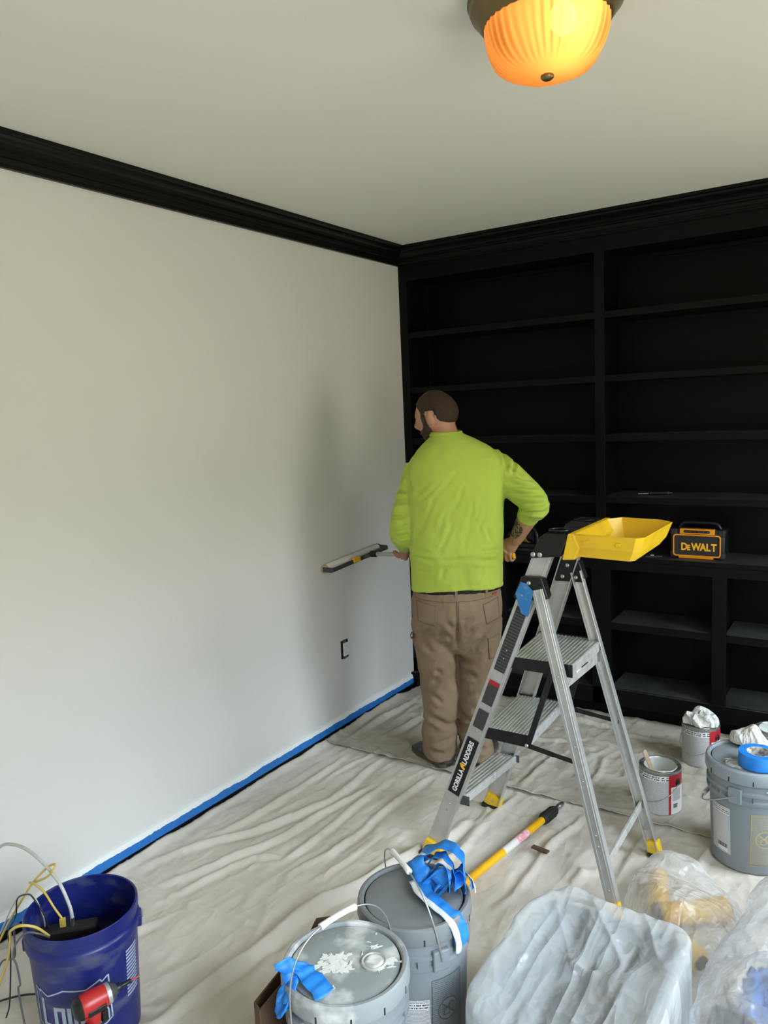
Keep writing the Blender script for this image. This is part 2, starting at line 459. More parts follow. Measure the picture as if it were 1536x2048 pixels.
def print_mat(name, bg, ink, lines=40.0, density=0.5, cols=(30, 1)):
    """flat print: rows of tiny broken text lines on a label (uses the label's uv)"""
    m = bpy.data.materials.new(name); m.use_nodes = True
    nt = m.node_tree; b = nt.nodes['Principled BSDF']; b.inputs['Roughness'].default_value = 0.5
    uv = nt.nodes.new('ShaderNodeUVMap')
    sp = nt.nodes.new('ShaderNodeSeparateXYZ'); nt.links.new(uv.outputs[0], sp.inputs[0])
    mu = nt.nodes.new('ShaderNodeMath'); mu.operation = 'MULTIPLY'; mu.inputs[1].default_value = lines; nt.links.new(sp.outputs['Y'], mu.inputs[0])
    fr = nt.nodes.new('ShaderNodeMath'); fr.operation = 'FRACT'; nt.links.new(mu.outputs[0], fr.inputs[0])
    gt = nt.nodes.new('ShaderNodeMath'); gt.operation = 'GREATER_THAN'; gt.inputs[1].default_value = 0.45; nt.links.new(fr.outputs[0], gt.inputs[0])
    fl = nt.nodes.new('ShaderNodeMath'); fl.operation = 'FLOOR'; nt.links.new(mu.outputs[0], fl.inputs[0])
    cb = nt.nodes.new('ShaderNodeCombineXYZ')
    mx_ = nt.nodes.new('ShaderNodeMath'); mx_.operation = 'MULTIPLY'; mx_.inputs[1].default_value = cols[0]; nt.links.new(sp.outputs['X'], mx_.inputs[0])
    nt.links.new(mx_.outputs[0], cb.inputs[0]); nt.links.new(fl.outputs[0], cb.inputs[1])
    nz = nt.nodes.new('ShaderNodeTexNoise'); nz.inputs['Scale'].default_value = 1.0; nz.inputs['Detail'].default_value = 2; nt.links.new(cb.outputs[0], nz.inputs['Vector'])
    g2 = nt.nodes.new('ShaderNodeMath'); g2.operation = 'GREATER_THAN'; g2.inputs[1].default_value = 1 - density; nt.links.new(nz.outputs['Fac'], g2.inputs[0])
    ml = nt.nodes.new('ShaderNodeMath'); ml.operation = 'MULTIPLY'; nt.links.new(gt.outputs[0], ml.inputs[0]); nt.links.new(g2.outputs[0], ml.inputs[1])
    mx = nt.nodes.new('ShaderNodeMix'); mx.data_type = 'RGBA'; mx.inputs[6].default_value = (*bg, 1); mx.inputs[7].default_value = (*ink, 1)
    nt.links.new(ml.outputs[0], mx.inputs[0]); nt.links.new(mx.outputs[2], b.inputs['Base Color'])
    return m

M_PRINT = print_mat('paper_print', (0.66, 0.66, 0.67), (0.28, 0.28, 0.30), 46, 0.62)
M_CANPRINT = print_mat('can_label_print', (0.60, 0.60, 0.61), (0.30, 0.30, 0.31), 44, 0.62, (60, 1))
M_CANPICT = print_mat('can_pictograms', (0.70, 0.70, 0.70), (0.03, 0.03, 0.03), 2.6, 0.52, (34, 1))
M_BARCODE = print_mat('barcode_print', (0.7, 0.7, 0.7), (0.03, 0.03, 0.03), 1.0, 0.55, (40, 1))
M_BLKPRINT = print_mat('black_label_print', (0.016, 0.016, 0.016), (0.07, 0.07, 0.07), 22, 0.55)
M_WARN = print_mat('warning_print', (0.195, 0.22, 0.24), (0.09, 0.10, 0.105), 34, 0.52, (60, 1))
M_WARNY = print_mat('yellow_warning_print', (0.195, 0.22, 0.24), (0.36, 0.31, 0.16), 34, 0.52, (60, 1))
M_WARNL = mat('warning_lines', (0.09, 0.10, 0.105), 0.5)
M_WARNLY = mat('yellow_warning_lines', (0.42, 0.34, 0.14), 0.5)

# ------------------------------------------------------------------ room shell
def structure(name, mb, m, bevel=0, smooth=0, label=None, cat=None, loc=(0, 0, 0), parent=None):
    return build(name, mb, m, parent=parent, loc=loc, smooth=smooth, bevel=bevel, label=label, cat=cat, kind='structure')

H = 2.60
BACK = 0.31
structure('floor', MB().box2((-0.1, REAR_Y - 0.1, -0.1), (ROOM_X + 0.1, BACK + 0.1, -0.012)), mat('floor_boards', (0.16, 0.10, 0.06), 0.5), label='dark floor hidden below the canvas drop cloths', cat='floor')
structure('ceiling', MB().box2((-0.1, REAR_Y - 0.1, H), (ROOM_X + 0.1, BACK + 0.1, H + 0.1)), M_CEIL, label='plain off-white ceiling above the whole room', cat='ceiling')
structure('wall_left', MB().box2((-0.1, REAR_Y - 0.1, -0.1), (0, BACK + 0.1, H)), M_WALL, label='freshly painted white wall on the left', cat='wall')
structure('wall_back', MB().box2((0, BACK, -0.1), (ROOM_X, BACK + 0.1, H)), M_WALL, label='wall behind the black bookcase', cat='wall')
structure('wall_rear', MB().box2((0, REAR_Y - 0.1, -0.1), (ROOM_X, REAR_Y, H)), M_WALL, label='white wall behind the viewer', cat='wall')
mb = MB()
ys = [REAR_Y - 0.1, WINDOWS[1][0], WINDOWS[1][1], WINDOWS[0][0], WINDOWS[0][1], BACK + 0.1]
for k in range(0, 6, 2): mb.box2((ROOM_X, ys[k], -0.1), (ROOM_X + 0.12, ys[k + 1], H))
for a, b in WINDOWS:
    mb.box2((ROOM_X, a, -0.1), (ROOM_X + 0.12, b, WZ0)); mb.box2((ROOM_X, a, WZ1), (ROOM_X + 0.12, b, H))
structure('wall_right', mb, M_WALL, label='white wall with two window openings on the right', cat='wall')
for k, (a, b) in enumerate(WINDOWS):
    mb = MB()
    t = 0.045
    x0, x1 = ROOM_X + 0.03, ROOM_X + 0.08
    mb.box2((x0, a, WZ0), (x1, a + t, WZ1)).box2((x0, b - t, WZ0), (x1, b, WZ1))
    mb.box2((x0, a + t, WZ0), (x1, b - t, WZ0 + t)).box2((x0, a + t, WZ1 - t), (x1, b - t, WZ1))
    mb.box2((x0, a + t, (WZ0 + WZ1) / 2 - 0.02), (x1, b - t, (WZ0 + WZ1) / 2 + 0.02))
    structure('window_%d' % (k + 1), mb, M_BLACKTRIM, label=['black window frame nearest the bookcase', 'black window frame nearest the viewer'][k], cat='window')

# crown moulding: stepped ogee profile (d = out from wall, z below ceiling)
CROWN = [(0, -0.006), (0.095, -0.006), (0.095, -0.016), (0.083, -0.020), (0.080, -0.030), (0.072, -0.036), (0.060, -0.042), (0.048, -0.052),
         (0.040, -0.064), (0.034, -0.068), (0.034, -0.076), (0.024, -0.080), (0.022, -0.098), (0.016, -0.104), (0.016, -0.112), (0, -0.112)]
CROWN = [(d, z * 0.84 + (0.0055 if k < 2 else 0.0)) for k, (d, z) in enumerate(CROWN)]
mb = MB()
n = len(CROWN)
mb.rings([[(d, REAR_Y, H + z) for d, z in CROWN], [(d, -d, H + z) for d, z in CROWN]])
structure('trim_1', mb, M_BLACKTRIM, label='black crown moulding along the left white wall', cat='moulding', smooth=0)
mb = MB().rings([[(d, -d, H + z) for d, z in CROWN], [(ROOM_X, -d, H + z) for d, z in CROWN]])
structure('trim_2', mb, M_BLACKTRIM, label='black crown moulding above the bookcase', cat='moulding', smooth=0)

# baseboard + painter's tape on the left wall
mb = MB().prism([(0, -0.012), (0.016, -0.012), (0.016, 0.062), (0.010, 0.080), (0, 0.084)], 1, REAR_Y, 0.0)
structure('baseboard_left', mb, M_BLACKTRIM, label='black baseboard at the foot of the left white wall', cat='baseboard')

def tape_material():
    m = bpy.data.materials.new('tape_with_paint_edge'); m.use_nodes = True
    nt = m.node_tree; b = nt.nodes['Principled BSDF']; b.inputs['Roughness'].default_value = 0.5
    tc = nt.nodes.new('ShaderNodeTexCoord'); sp = nt.nodes.new('ShaderNodeSeparateXYZ'); nt.links.new(tc.outputs['Object'], sp.inputs[0])
    tot = None
    for sc, amp in ((2.2, 0.020), (9, 0.012), (60, 0.008)):
        mp = nt.nodes.new('ShaderNodeMapping'); mp.inputs['Scale'].default_value = (0.3, 1, 1.2 if sc > 20 else 0.2); nt.links.new(tc.outputs['Object'], mp.inputs[0])
        nz = nt.nodes.new('ShaderNodeTexNoise'); nz.inputs['Scale'].default_value = sc; nz.inputs['Detail'].default_value = 3; nt.links.new(mp.outputs[0], nz.inputs['Vector'])
        a = nt.nodes.new('ShaderNodeMath'); a.operation = 'MULTIPLY_ADD'; a.inputs[1].default_value = amp; a.inputs[2].default_value = -amp / 2
        nt.links.new(nz.outputs['Fac'], a.inputs[0])
        if tot is None: tot = a.outputs[0]
        else:
            s = nt.nodes.new('ShaderNodeMath'); nt.links.new(tot, s.inputs[0]); nt.links.new(a.outputs[0], s.inputs[1]); tot = s.outputs[0]
    s = nt.nodes.new('ShaderNodeMath'); nt.links.new(sp.outputs['Z'], s.inputs[0]); nt.links.new(tot, s.inputs[1])
    g = nt.nodes.new('ShaderNodeMapRange'); g.inputs['From Min'].default_value = 0.0635; g.inputs['From Max'].default_value = 0.0650; nt.links.new(s.outputs[0], g.inputs['Value'])
    mx = nt.nodes.new('ShaderNodeMix'); mx.data_type = 'RGBA'
    mx.inputs[6].default_value = (0.012, 0.155, 0.50, 1); mx.inputs[7].default_value = (0.78, 0.80, 0.80, 1)
    nt.links.new(g.outputs[0], mx.inputs[0]); nt.links.new(mx.outputs[2], b.inputs['Base Color'])
    return m
mb = MB().prism([(0.0162, 0.030), (0.0175, 0.030), (0.0175, 0.062), (0.0113, 0.0812), (0.0003, 0.0858), (0.0, 0.0842), (0.0100, 0.0802), (0.0162, 0.062)], 1, REAR_Y + 0.01, -0.012)
build('masking_tape_strip', mb, tape_material(), loc=(0, 0, 0), smooth=0, label='long blue masking tape strip with ragged white paint edge along baseboard', cat='tape')

# ------------------------------------------------------------------ outlet in the left wall
o = empty('electrical_outlet', (0.0, -0.697, 0.43), 'uncovered white electrical outlet in the left wall', 'outlet')
build('box_rim', MB().box2((0.0, -0.728, 0.382), (0.003, -0.666, 0.480)), M_BLKPL, o, smooth=0)
build('mounting_strap', MB().box2((0.003, -0.712, 0.378), (0.005, -0.684, 0.484)), M_STEEL, o, smooth=0)
mb = MB().box2((0.004, -0.714, 0.396), (0.012, -0.676, 0.466))
rc = build('receptacle', mb, M_WHITE, o, bevel=0.002)
for zz in (0.414, 0.448):
    for dy in (-0.006, 0.006):
        build('slot', MB().box2((0.012, -0.695 + dy - 0.001, zz - 0.004), (0.0123, -0.695 + dy + 0.001, zz + 0.004)), M_BLKPL, rc, smooth=0)

# ------------------------------------------------------------------ built-in bookcase
bk = empty('built_in_bookcase', (0.0, 0.0, 0.0), 'black painted built-in bookcase filling the far wall', 'bookcase')
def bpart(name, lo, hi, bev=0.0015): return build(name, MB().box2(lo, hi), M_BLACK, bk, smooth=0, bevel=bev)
STILES = [(0.0, 0.052), (1.147, 1.197), (2.29, 2.34), (3.388, 3.44)]
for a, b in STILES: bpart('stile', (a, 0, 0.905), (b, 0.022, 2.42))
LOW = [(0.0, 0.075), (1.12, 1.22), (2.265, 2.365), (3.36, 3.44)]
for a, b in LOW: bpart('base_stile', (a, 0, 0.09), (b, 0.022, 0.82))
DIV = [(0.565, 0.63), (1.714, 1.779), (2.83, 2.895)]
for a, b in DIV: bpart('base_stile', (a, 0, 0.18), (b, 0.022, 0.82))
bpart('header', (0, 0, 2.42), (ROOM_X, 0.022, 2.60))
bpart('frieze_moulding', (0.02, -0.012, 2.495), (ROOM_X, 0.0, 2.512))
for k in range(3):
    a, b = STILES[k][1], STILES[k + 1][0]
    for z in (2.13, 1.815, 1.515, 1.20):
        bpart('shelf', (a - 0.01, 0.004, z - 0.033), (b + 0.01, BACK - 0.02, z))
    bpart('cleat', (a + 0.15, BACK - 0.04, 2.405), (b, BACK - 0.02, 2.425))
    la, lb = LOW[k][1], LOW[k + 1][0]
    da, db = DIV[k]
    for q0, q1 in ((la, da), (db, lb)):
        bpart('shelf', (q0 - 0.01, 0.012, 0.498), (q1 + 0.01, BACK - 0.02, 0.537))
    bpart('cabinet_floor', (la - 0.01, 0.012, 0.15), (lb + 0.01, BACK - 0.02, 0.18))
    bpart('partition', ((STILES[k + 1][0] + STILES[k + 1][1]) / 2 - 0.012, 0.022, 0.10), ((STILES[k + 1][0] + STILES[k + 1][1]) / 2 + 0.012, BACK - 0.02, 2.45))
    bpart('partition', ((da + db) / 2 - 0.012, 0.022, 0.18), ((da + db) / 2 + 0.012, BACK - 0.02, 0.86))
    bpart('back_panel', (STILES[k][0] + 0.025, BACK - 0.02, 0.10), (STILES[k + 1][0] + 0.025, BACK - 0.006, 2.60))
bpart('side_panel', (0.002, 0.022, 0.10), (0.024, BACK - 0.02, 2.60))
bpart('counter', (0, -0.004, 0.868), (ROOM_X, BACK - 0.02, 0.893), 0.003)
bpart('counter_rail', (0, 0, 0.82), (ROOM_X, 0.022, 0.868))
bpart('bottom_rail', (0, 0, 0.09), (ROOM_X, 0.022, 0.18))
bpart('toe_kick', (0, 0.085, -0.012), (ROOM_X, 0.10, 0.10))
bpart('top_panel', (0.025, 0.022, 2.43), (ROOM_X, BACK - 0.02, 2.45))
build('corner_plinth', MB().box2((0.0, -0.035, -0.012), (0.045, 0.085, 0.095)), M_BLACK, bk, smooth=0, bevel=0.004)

# ------------------------------------------------------------------ drop cloths
FOLDS = [[(0.078, -2.184), (0.266, -1.743), (0.401, -1.407), (0.396, -0.875)], [(0.238, -2.214), (0.342, -2.036), (0.387, -1.774), (0.42, -1.509), (0.532, -1.133)],
         [(0.338, -2.25), (0.421, -1.91), (0.503, -1.841)], [(0.72, -2.75), (0.749, -2.446), (0.78, -2.229), (0.815, -1.98), (0.896, -1.806), (0.983, -1.52), (1.03, -1.2)],
         [(0.54, -1.884), (0.53, -1.649), (0.554, -1.121)], [(1.029, -0.971), (1.068, -1.296), (1.071, -1.49)], [(1.102, -0.932), (1.081, -1.17), (1.1, -1.474), (1.06, -1.9)],
         [(1.4, -0.982), (1.373, -1.256), (1.395, -1.657), (1.36, -1.77)], [(1.521, -1.477), (1.528, -1.356)], [(1.634, -0.985), (1.641, -1.386)],
         [(0.16, -1.9), (0.2, -1.5), (0.21, -1.0)], [(0.62, -1.95), (0.68, -1.5), (0.70, -1.0)], [(0.30, -2.6), (0.42, -2.3)], [(0.9, -2.9), (1.0, -2.3), (1.15, -1.95)],
         [(1.85, -1.25), (1.88, -0.98)], [(1.24, -1.5), (1.23, -1.15)]]
FAMP = [0.014, 0.013, 0.010, 0.026, 0.011, 0.010, 0.012, 0.011, 0.011, 0.008, 0.010, 0.010, 0.010, 0.012, 0.010, 0.008]
for k in range(26):
    x = random.uniform(0.1, 2.9); y = random.uniform(-3.6, -1.0); l = random.uniform(0.15, 0.5); d = random.uniform(-0.25, 0.30)
    FOLDS.append([(x, y), (x + d * l * 0.5, y + l * 0.5), (x + d * l, y + l)]); FAMP.append(random.uniform(0.003, 0.007))
for k in range(22):   # flat pressed creases across the weave
    x = random.uniform(0.1, 2.6); y = random.uniform(-3.2, -1.0); l = random.uniform(0.08, 0.3); a = random.uniform(0, PI)
    FOLDS.append([(x, y), (x + l * math.cos(a), y + l * math.sin(a))]); FAMP.append(random.uniform(0.002, 0.004))

def polyfold(X, Y, poly, amp, w):
    best = np.full(X.shape, 9.0); sd = np.zeros(X.shape); endf = np.ones(X.shape)
    nseg = len(poly) - 1
    for i in range(nseg):
        d, s, t = seg_dist(X, Y, poly[i], poly[i + 1])
        m = d < best
        best = np.where(m, d, best); sd = np.where(m, np.sign(s) * d, sd); endf = np.where(m, (i + t) / nseg, endf)
    fade = np.clip(np.minimum(endf, 1 - endf) * 5, 0, 1) * 0.85 + 0.15
    return amp * fade * (np.exp(-(sd / w) ** 2) - 0.45 * np.exp(-((sd - 2.1 * w) / (1.3 * w)) ** 2))

def cloth(name, x0, x1, y0, y1, step, zbase, folds, amps, m, label, seed, wrinkle=1.0, edge_x=False):
    nx = int((x1 - x0) / step) + 1; ny = int((y1 - y0) / step) + 1
    xs = np.linspace(x0, x1, nx); ysn = np.linspace(y0, y1, ny)
    X, Y = np.meshgrid(xs, ysn, indexing='ij')
    wx = X + 0.03 * vnoise(X * 3, Y * 3, seed + 3) ; wy = Y + 0.03 * vnoise(X * 3, Y * 3, seed + 5)
    Z = np.zeros_like(X)
    for fo, am in zip(folds, amps):
        Z += polyfold(wx, wy, fo, am, 0.009 + am * 0.42)
    Z += wrinkle * (0.0035 * fbm(X * 9 + 0.6 * Y, Y * 2.6, seed) + 0.0016 * np.clip(ridge(X * 13 + 2 * Y, Y * 4, seed + 9), 0, 1) ** 3 + 0.0009 * fbm(X * 40, Y * 30, seed + 21) + 0.0032 * np.clip(ridge(X * 21 - 3 * Y, Y * 7 + 2 * X, seed + 27), 0, 1) ** 4 + 0.0030 * np.clip(ridge(X * 9 + 6 * Y, Y * 15, seed + 29), 0, 1) ** 5)
    Z = Z - Z.min() * 0.35
    Z = np.maximum(Z, -0.003)
    # edges lie flat and slightly wavy
    Yo = Y.copy(); Xo = X.copy()
    ed = np.exp(-((Y - y0) / 0.04) ** 2)
    Yo += ed * 0.012 * fbm(X * 3, X * 0 + 0.3, seed + 31)
    Z = Z + 0.004 * np.exp(-((Y - y0) / 0.012) ** 2)
    curl = np.exp(-((X - x0) / 0.022) ** 2) * (0.020 + 0.006 * fbm(Y * 4, Y * 0, seed + 51)) * np.clip((Y + 2.55) * 6, 0, 1) * np.clip((-0.12 - Y) * 8, 0, 1)
    Z = Z + curl
    P = np.stack([Xo, Yo, Z + zbase], -1)
    mb = MB().grid(P)
    o = build(name, mb, m, loc=(0, 0, 0), smooth=180, label=label, cat='drop cloth', recalc=False)
    if np.array(o.data.polygons[0].normal)[2] < 0:
        o.data.flip_normals()
    sol = o.modifiers.new('thickness', 'SOLIDIFY'); sol.thickness = 0.0016; sol.offset = -1
    return o
SEAM = [[(0.02, -2.228), (0.286, -2.218), (0.53, -2.21), (0.749, -2.2)]]
cloth('drop_cloth', 0.02, 3.40, -4.28, -0.875, 0.0090, -0.0050, FOLDS + SEAM, FAMP + [0.006], M_CLOTH, 'pale canvas drop cloth with long folds covering the near floor', 3)
F2 = [[(1.097, -0.536), (1.07, -0.913)], [(1.325, -0.452), (1.323, -0.847)], [(0.116, -0.843), (0.111, -0.552), (0.13, -0.21)], [(0.25, -0.8), (0.32, -0.35)], [(0.42, -0.6), (0.40, -0.2)],
      [(0.20, -0.45), (0.40, -0.38)], [(0.10, -0.25), (0.35, -0.2)], [(0.9, -0.4), (1.2, -0.3)], [(1.3, -0.15), (1.7, -0.12)], [(1.5, -0.5), (1.9, -0.45)], [(1.75, -0.05), (2.0, -0.1)], [(1.0, -0.12), (1.3, -0.06)]]
A2 = [0.010, 0.010, 0.016, 0.014, 0.012, 0.010, 0.010, 0.008, 0.010, 0.008, 0.012, 0.012]
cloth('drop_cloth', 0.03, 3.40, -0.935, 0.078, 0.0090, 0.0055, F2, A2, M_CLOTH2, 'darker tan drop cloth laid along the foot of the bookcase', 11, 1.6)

# ------------------------------------------------------------------ ceiling lamp
LC = (1.73, -2.108, H)
lamp = empty('ceiling_lamp', LC, 'flush-mounted bronze ceiling lamp with glowing amber glass bowl', 'lamp')
prof = [(0.02, 0.0), (0.168, 0.0), (0.176, -0.004), (0.178, -0.014), (0.172, -0.020), (0.174, -0.026), (0.170, -0.036), (0.160, -0.044), (0.157, -0.052), (0.150, -0.058), (0.147, -0.066), (0.138, -0.070), (0.132, -0.066), (0.12, -0.03), (0.02, -0.012)]
build('canopy_ring', MB().lathe(prof, LC, 72), M_BRONZE, lamp, smooth=50)
mb = MB()
rs = []
NR, NA = 40, 384
for i in range(NR + 1):
    t = i / NR
    z = -0.058 - 0.118 * (math.sin(t * PI / 2) ** 1.05)
    r0 = 0.141 * (1 - t ** 1.75) ** 0.62 + 0.010 * t
    ring = []
    for k in range(NA):
        a = 2 * PI * k / NA
        env = math.sin(min(1, t * 1.25) * PI) ** 0.7 if t < 0.8 else 0.0
        scal = 1 + 0.05 * math.cos(6 * a) * math.sin(min(1, t * 1.05) * PI) ** 2 * t
        fl = 0.0045 * env * math.sin(42 * a) * (0.6 + 0.4 * math.cos(6 * a))
        rr = r0 * scal + fl
        ring.append((LC[0] + rr * math.cos(a), LC[1] + rr * math.sin(a), LC[2] + z + 0.0024 * env * math.sin(42 * a + 1)))
    rs.append(ring)
mb.rings(rs, cap=False)
M_GLASS = bpy.data.materials.new('amber_pressed_glass'); M_GLASS.use_nodes = True
nt = M_GLASS.node_tree; out = nt.nodes['Material Output']; b = nt.nodes['Principled BSDF']
b.inputs['Base Color'].default_value = (0.70, 0.28, 0.06, 1); b.inputs['Roughness'].default_value = 0.25
tl = nt.nodes.new('ShaderNodeBsdfTranslucent'); tl.inputs[0].default_value = (0.92, 0.43, 0.14, 1)
tr = nt.nodes.new('ShaderNodeBsdfTransparent'); tr.inputs[0].default_value = (1.0, 0.80, 0.45, 1)
m1 = nt.nodes.new('ShaderNodeMixShader'); m1.inputs[0].default_value = 0.80
nt.links.new(b.outputs[0], m1.inputs[1]); nt.links.new(tl.outputs[0], m1.inputs[2])
m2 = nt.nodes.new('ShaderNodeMixShader'); m2.inputs[0].default_value = 0.975
nt.links.new(tr.outputs[0], m2.inputs[1]); nt.links.new(m1.outputs[0], m2.inputs[2])
nt.links.new(m2.outputs[0], out.inputs['Surface'])
build('glass_bowl', mb, M_GLASS, lamp, smooth=180)
build('finial', MB().lathe([(0.001, -0.187), (0.010, -0.186), (0.015, -0.182), (0.015, -0.177), (0.012, -0.172), (0.006, -0.168), (0.001, -0.166)], LC, 24), M_BRONZE, lamp, smooth=60)
M_BULB = bpy.data.materials.new('lit_bulb'); M_BULB.use_nodes = True
nt = M_BULB.node_tree; nt.nodes.clear(); oo = nt.nodes.new('ShaderNodeOutputMaterial'); em = nt.nodes.new('ShaderNodeEmission')
em.inputs[0].default_value = (1.0, 0.76, 0.44, 1); em.inputs[1].default_value = 13
nt.links.new(em.outputs[0], oo.inputs[0])
BP = np.array((LC[0] + 0.054, LC[1] - 0.040, LC[2] - 0.085))
build('bulb', MB().sphere(BP, (0.030, 0.030, 0.036), 20, 12), M_BULB, lamp, smooth=180)
build('bulb_socket', MB().tube([BP + np.array((0, 0, 0.03)), BP + np.array((-0.01, 0, 0.075))], 0.015, 16), M_BRONZE, lamp)

# ------------------------------------------------------------------ step ladder
lad = empty('step_ladder', (1.37, -1.33, 0.0), 'silver aluminium three-step ladder with yellow paint tray on top', 'ladder')
def NR(z): return np.array((1.003 + 0.371 * z, -1.552 + 0.078 * z, z))     # near front rail
def FR(z): return np.array((1.050 + 0.338 * z, -1.112 - 0.028 * z, z))     # far front rail
def NB(z): return np.array((1.722 - 0.275 * z, -1.590 + 0.090 * z, z))     # near rear rail
def FB(z): return np.array((1.738 - 0.272 * z, -1.148 - 0.004 * z, z))     # far rear rail
def channel(p, q, w, dep, t, inward):
    """C-channel from p to q: web w wide in the x-z plane, flanges dep deep toward inward (+1/-1 in y)"""
    mb = MB()
    p = np.array(p); q = np.array(q); d = (q - p) / np.linalg.norm(q - p)
    y = np.array((0, 1.0, 0)); y = y - d * (y @ d); y /= np.linalg.norm(y); s = np.cross(d, y)
    mb.bar(p, q, t, w, up=s)
    for sg in (-1, 1):
        o = s * sg * (w / 2 - t / 2) + y * inward * dep / 2
        mb.bar(p + o, q + o, dep, t, up=s)
        o = s * sg * (w / 2 - 0.009) - y * inward * t * 0.7
        mb.bar(p + o, q + o, t * 0.8, 0.005, up=s)
    return mb
build('front_rail', channel(NR(0.035), NR(1.20), 0.066, 0.026, 0.004, 1), M_ALU, lad, smooth=0, bevel=0.001)
build('front_rail', channel(FR(0.035), FR(1.20), 0.066, 0.026, 0.004, -1), M_ALU, lad, smooth=0, bevel=0.001)
build('rear_rail', channel(NB(0.03), NB(1.06), 0.040, 0.024, 0.004, 1), M_ALU, lad, smooth=0, bevel=0.001)
build('rear_rail', channel(FB(0.03), FB(1.06), 0.040, 0.024, 0.004, -1), M_ALU, lad, smooth=0, bevel=0.001)
for fn, w, dirx in ((NR, 0.072, 0.371), (FR, 0.072, 0.338), (NB, 0.050, -0.275), (FB, 0.050, -0.272)):
    p, q = fn(0.012), fn(0.062)
    d = (q - p) / np.linalg.norm(q - p)
    f1 = build('foot', MB().bar(p, q, 0.034, w, up=np.cross(d, (0, 1, 0))), M_YEL, lad, smooth=0, bevel=0.005)
    build('foot_pad', MB().box((fn(0)[0], fn(0)[1], 0.010), (w + 0.008, 0.040, 0.016)), M_RUB, f1, smooth=0, bevel=0.004)
    inw = 1 if fn in (NR, NB) else -1
    build('rivet', MB().lathe([(0.0001, 0), (0.004, 0.0), (0.005, 0.002), (0.0001, 0.004)], fn(0.04) + np.array((0, -0.016 if True else 0, 0)), 12, R=np.array(((1, 0, 0), (0, 0, -1), (0, 1, 0)))), M_STEEL, f1)
# steps: (z top, near x0,x1, far x0,x1, depth of front skirt)
STEPS = [(0.262, 1.062, 1.150, 1.085, 1.178, 6), (0.531, 1.215, 1.395, 1.196, 1.383, 14), (0.802, 1.318, 1.542, 1.294, 1.538, 17)]
for z, a0, a1, b0, b1, nrib in STEPS:
    yn, yf = NR(z)[1] + 0.014, FR(z)[1] - 0.012
    th = 0.030 if nrib < 10 else 0.036
    mb = MB()
    mb.rings([[(a0, yn, z - th), (a1, yn, z - th), (a1, yn, z), (a0, yn, z)], [(b0, yf, z - th), (b1, yf, z - th), (b1, yf, z), (b0, yf, z)]])
    tr_ = build('tread', mb, M_ALU2, lad, smooth=0, bevel=0.003)
    mb = MB()
    for k in range(nrib):
        t = (k + 0.5) / nrib
        xa = a0 + (a1 - a0) * t; xb = b0 + (b1 - b0) * t
        mb.bar((xa, yn + 0.004, z + 0.0012), (xb, yf - 0.004, z + 0.0012), 0.005, 0.003)
    rb = build('tread_ribs', mb, M_ALU, tr_, smooth=0)
    if nrib > 10:
        mb = MB()
        mb.rings([[(a0 - 0.004, yn - 0.004, z - 0.038), (a1 + 0.002, yn - 0.004, z - 0.040), (a1 + 0.002, yn - 0.004, z + 0.004), (a0 - 0.004, yn - 0.004, z + 0.004)],
                  [(a0 - 0.004, yn + 0.001, z - 0.038), (a1 + 0.002, yn + 0.001, z - 0.040), (a1 + 0.002, yn + 0.001, z + 0.004), (a0 - 0.004, yn + 0.001, z + 0.004)]])
        build('step_end_bracket', mb, M_BLKPL, lad, smooth=0, bevel=0.001)
        mb = MB()
        mb.rings([[(b0, yf, z - 0.036), (b1, yf, z - 0.038), (b1, yf, z + 0.004), (b0, yf, z + 0.004)], [(b0, yf + 0.005, z - 0.036), (b1, yf + 0.005, z - 0.038), (b1, yf + 0.005, z + 0.004), (b0, yf + 0.005, z + 0.004)]])
        build('step_end_bracket', mb, M_BLKPL, lad, smooth=0, bevel=0.001)
    else:
        build('step_end_bracket', MB().box((a1 - 0.012, yn - 0.002, z - 0.020), (0.045, 0.006, 0.036)), M_DGREY, lad, smooth=0, bevel=0.002)
        build('step_end_bracket', MB().box((b1 - 0.012, yf + 0.002, z - 0.012), (0.045, 0.006, 0.030)), M_DGREY, lad, smooth=0, bevel=0.002)
build('red_mark', MB().box((1.5432, -1.415, 0.770), (0.001, 0.045, 0.007)), M_PINK, lad, smooth=0)
build('black_mark', MB().box((1.5432, -1.35, 0.770), (0.001, 0.06, 0.004)), M_BLKPL, lad, smooth=0)
# cross bar between front rails behind the top step
build('cross_bar', MB().bar((1.517, -1.485, 0.745), (1.525, -1.155, 0.745), 0.012, 0.05), M_ALU2, lad, smooth=0, bevel=0.002)
# links between mid and top step, and black spreaders to the rear rails
for p, q in (((1.392, -1.513, 0.505), (1.476, -1.488, 0.775)), ((1.400, -1.132, 0.515), (1.476, -1.140, 0.775))):
    build('step_link', MB().bar(p, q, 0.006, 0.020, up=(1, 0, 0)), M_BLKPL, lad, smooth=0, bevel=0.001)
for p, m_, q in (((1.385, -1.516, 0.508), (1.49, -1.520, 0.495), NB(0.490) + np.array((0, 0.012, 0))), ((1.40, -1.130, 0.508), (1.50, -1.134, 0.500), FB(0.498) + np.array((0, -0.0, 0)))):
    mb = MB().bar(p, m_, 0.005, 0.017).bar(m_, q, 0.005, 0.015)
    build('spreader', mb, M_BLKPL, lad, smooth=0, bevel=0.001)
    build('spreader_bolt', MB().sphere(np.array(p) + np.array((0.006, -0.005, 0)), (0.007, 0.004, 0.007), 12, 8), M_STEEL, lad, smooth=180)
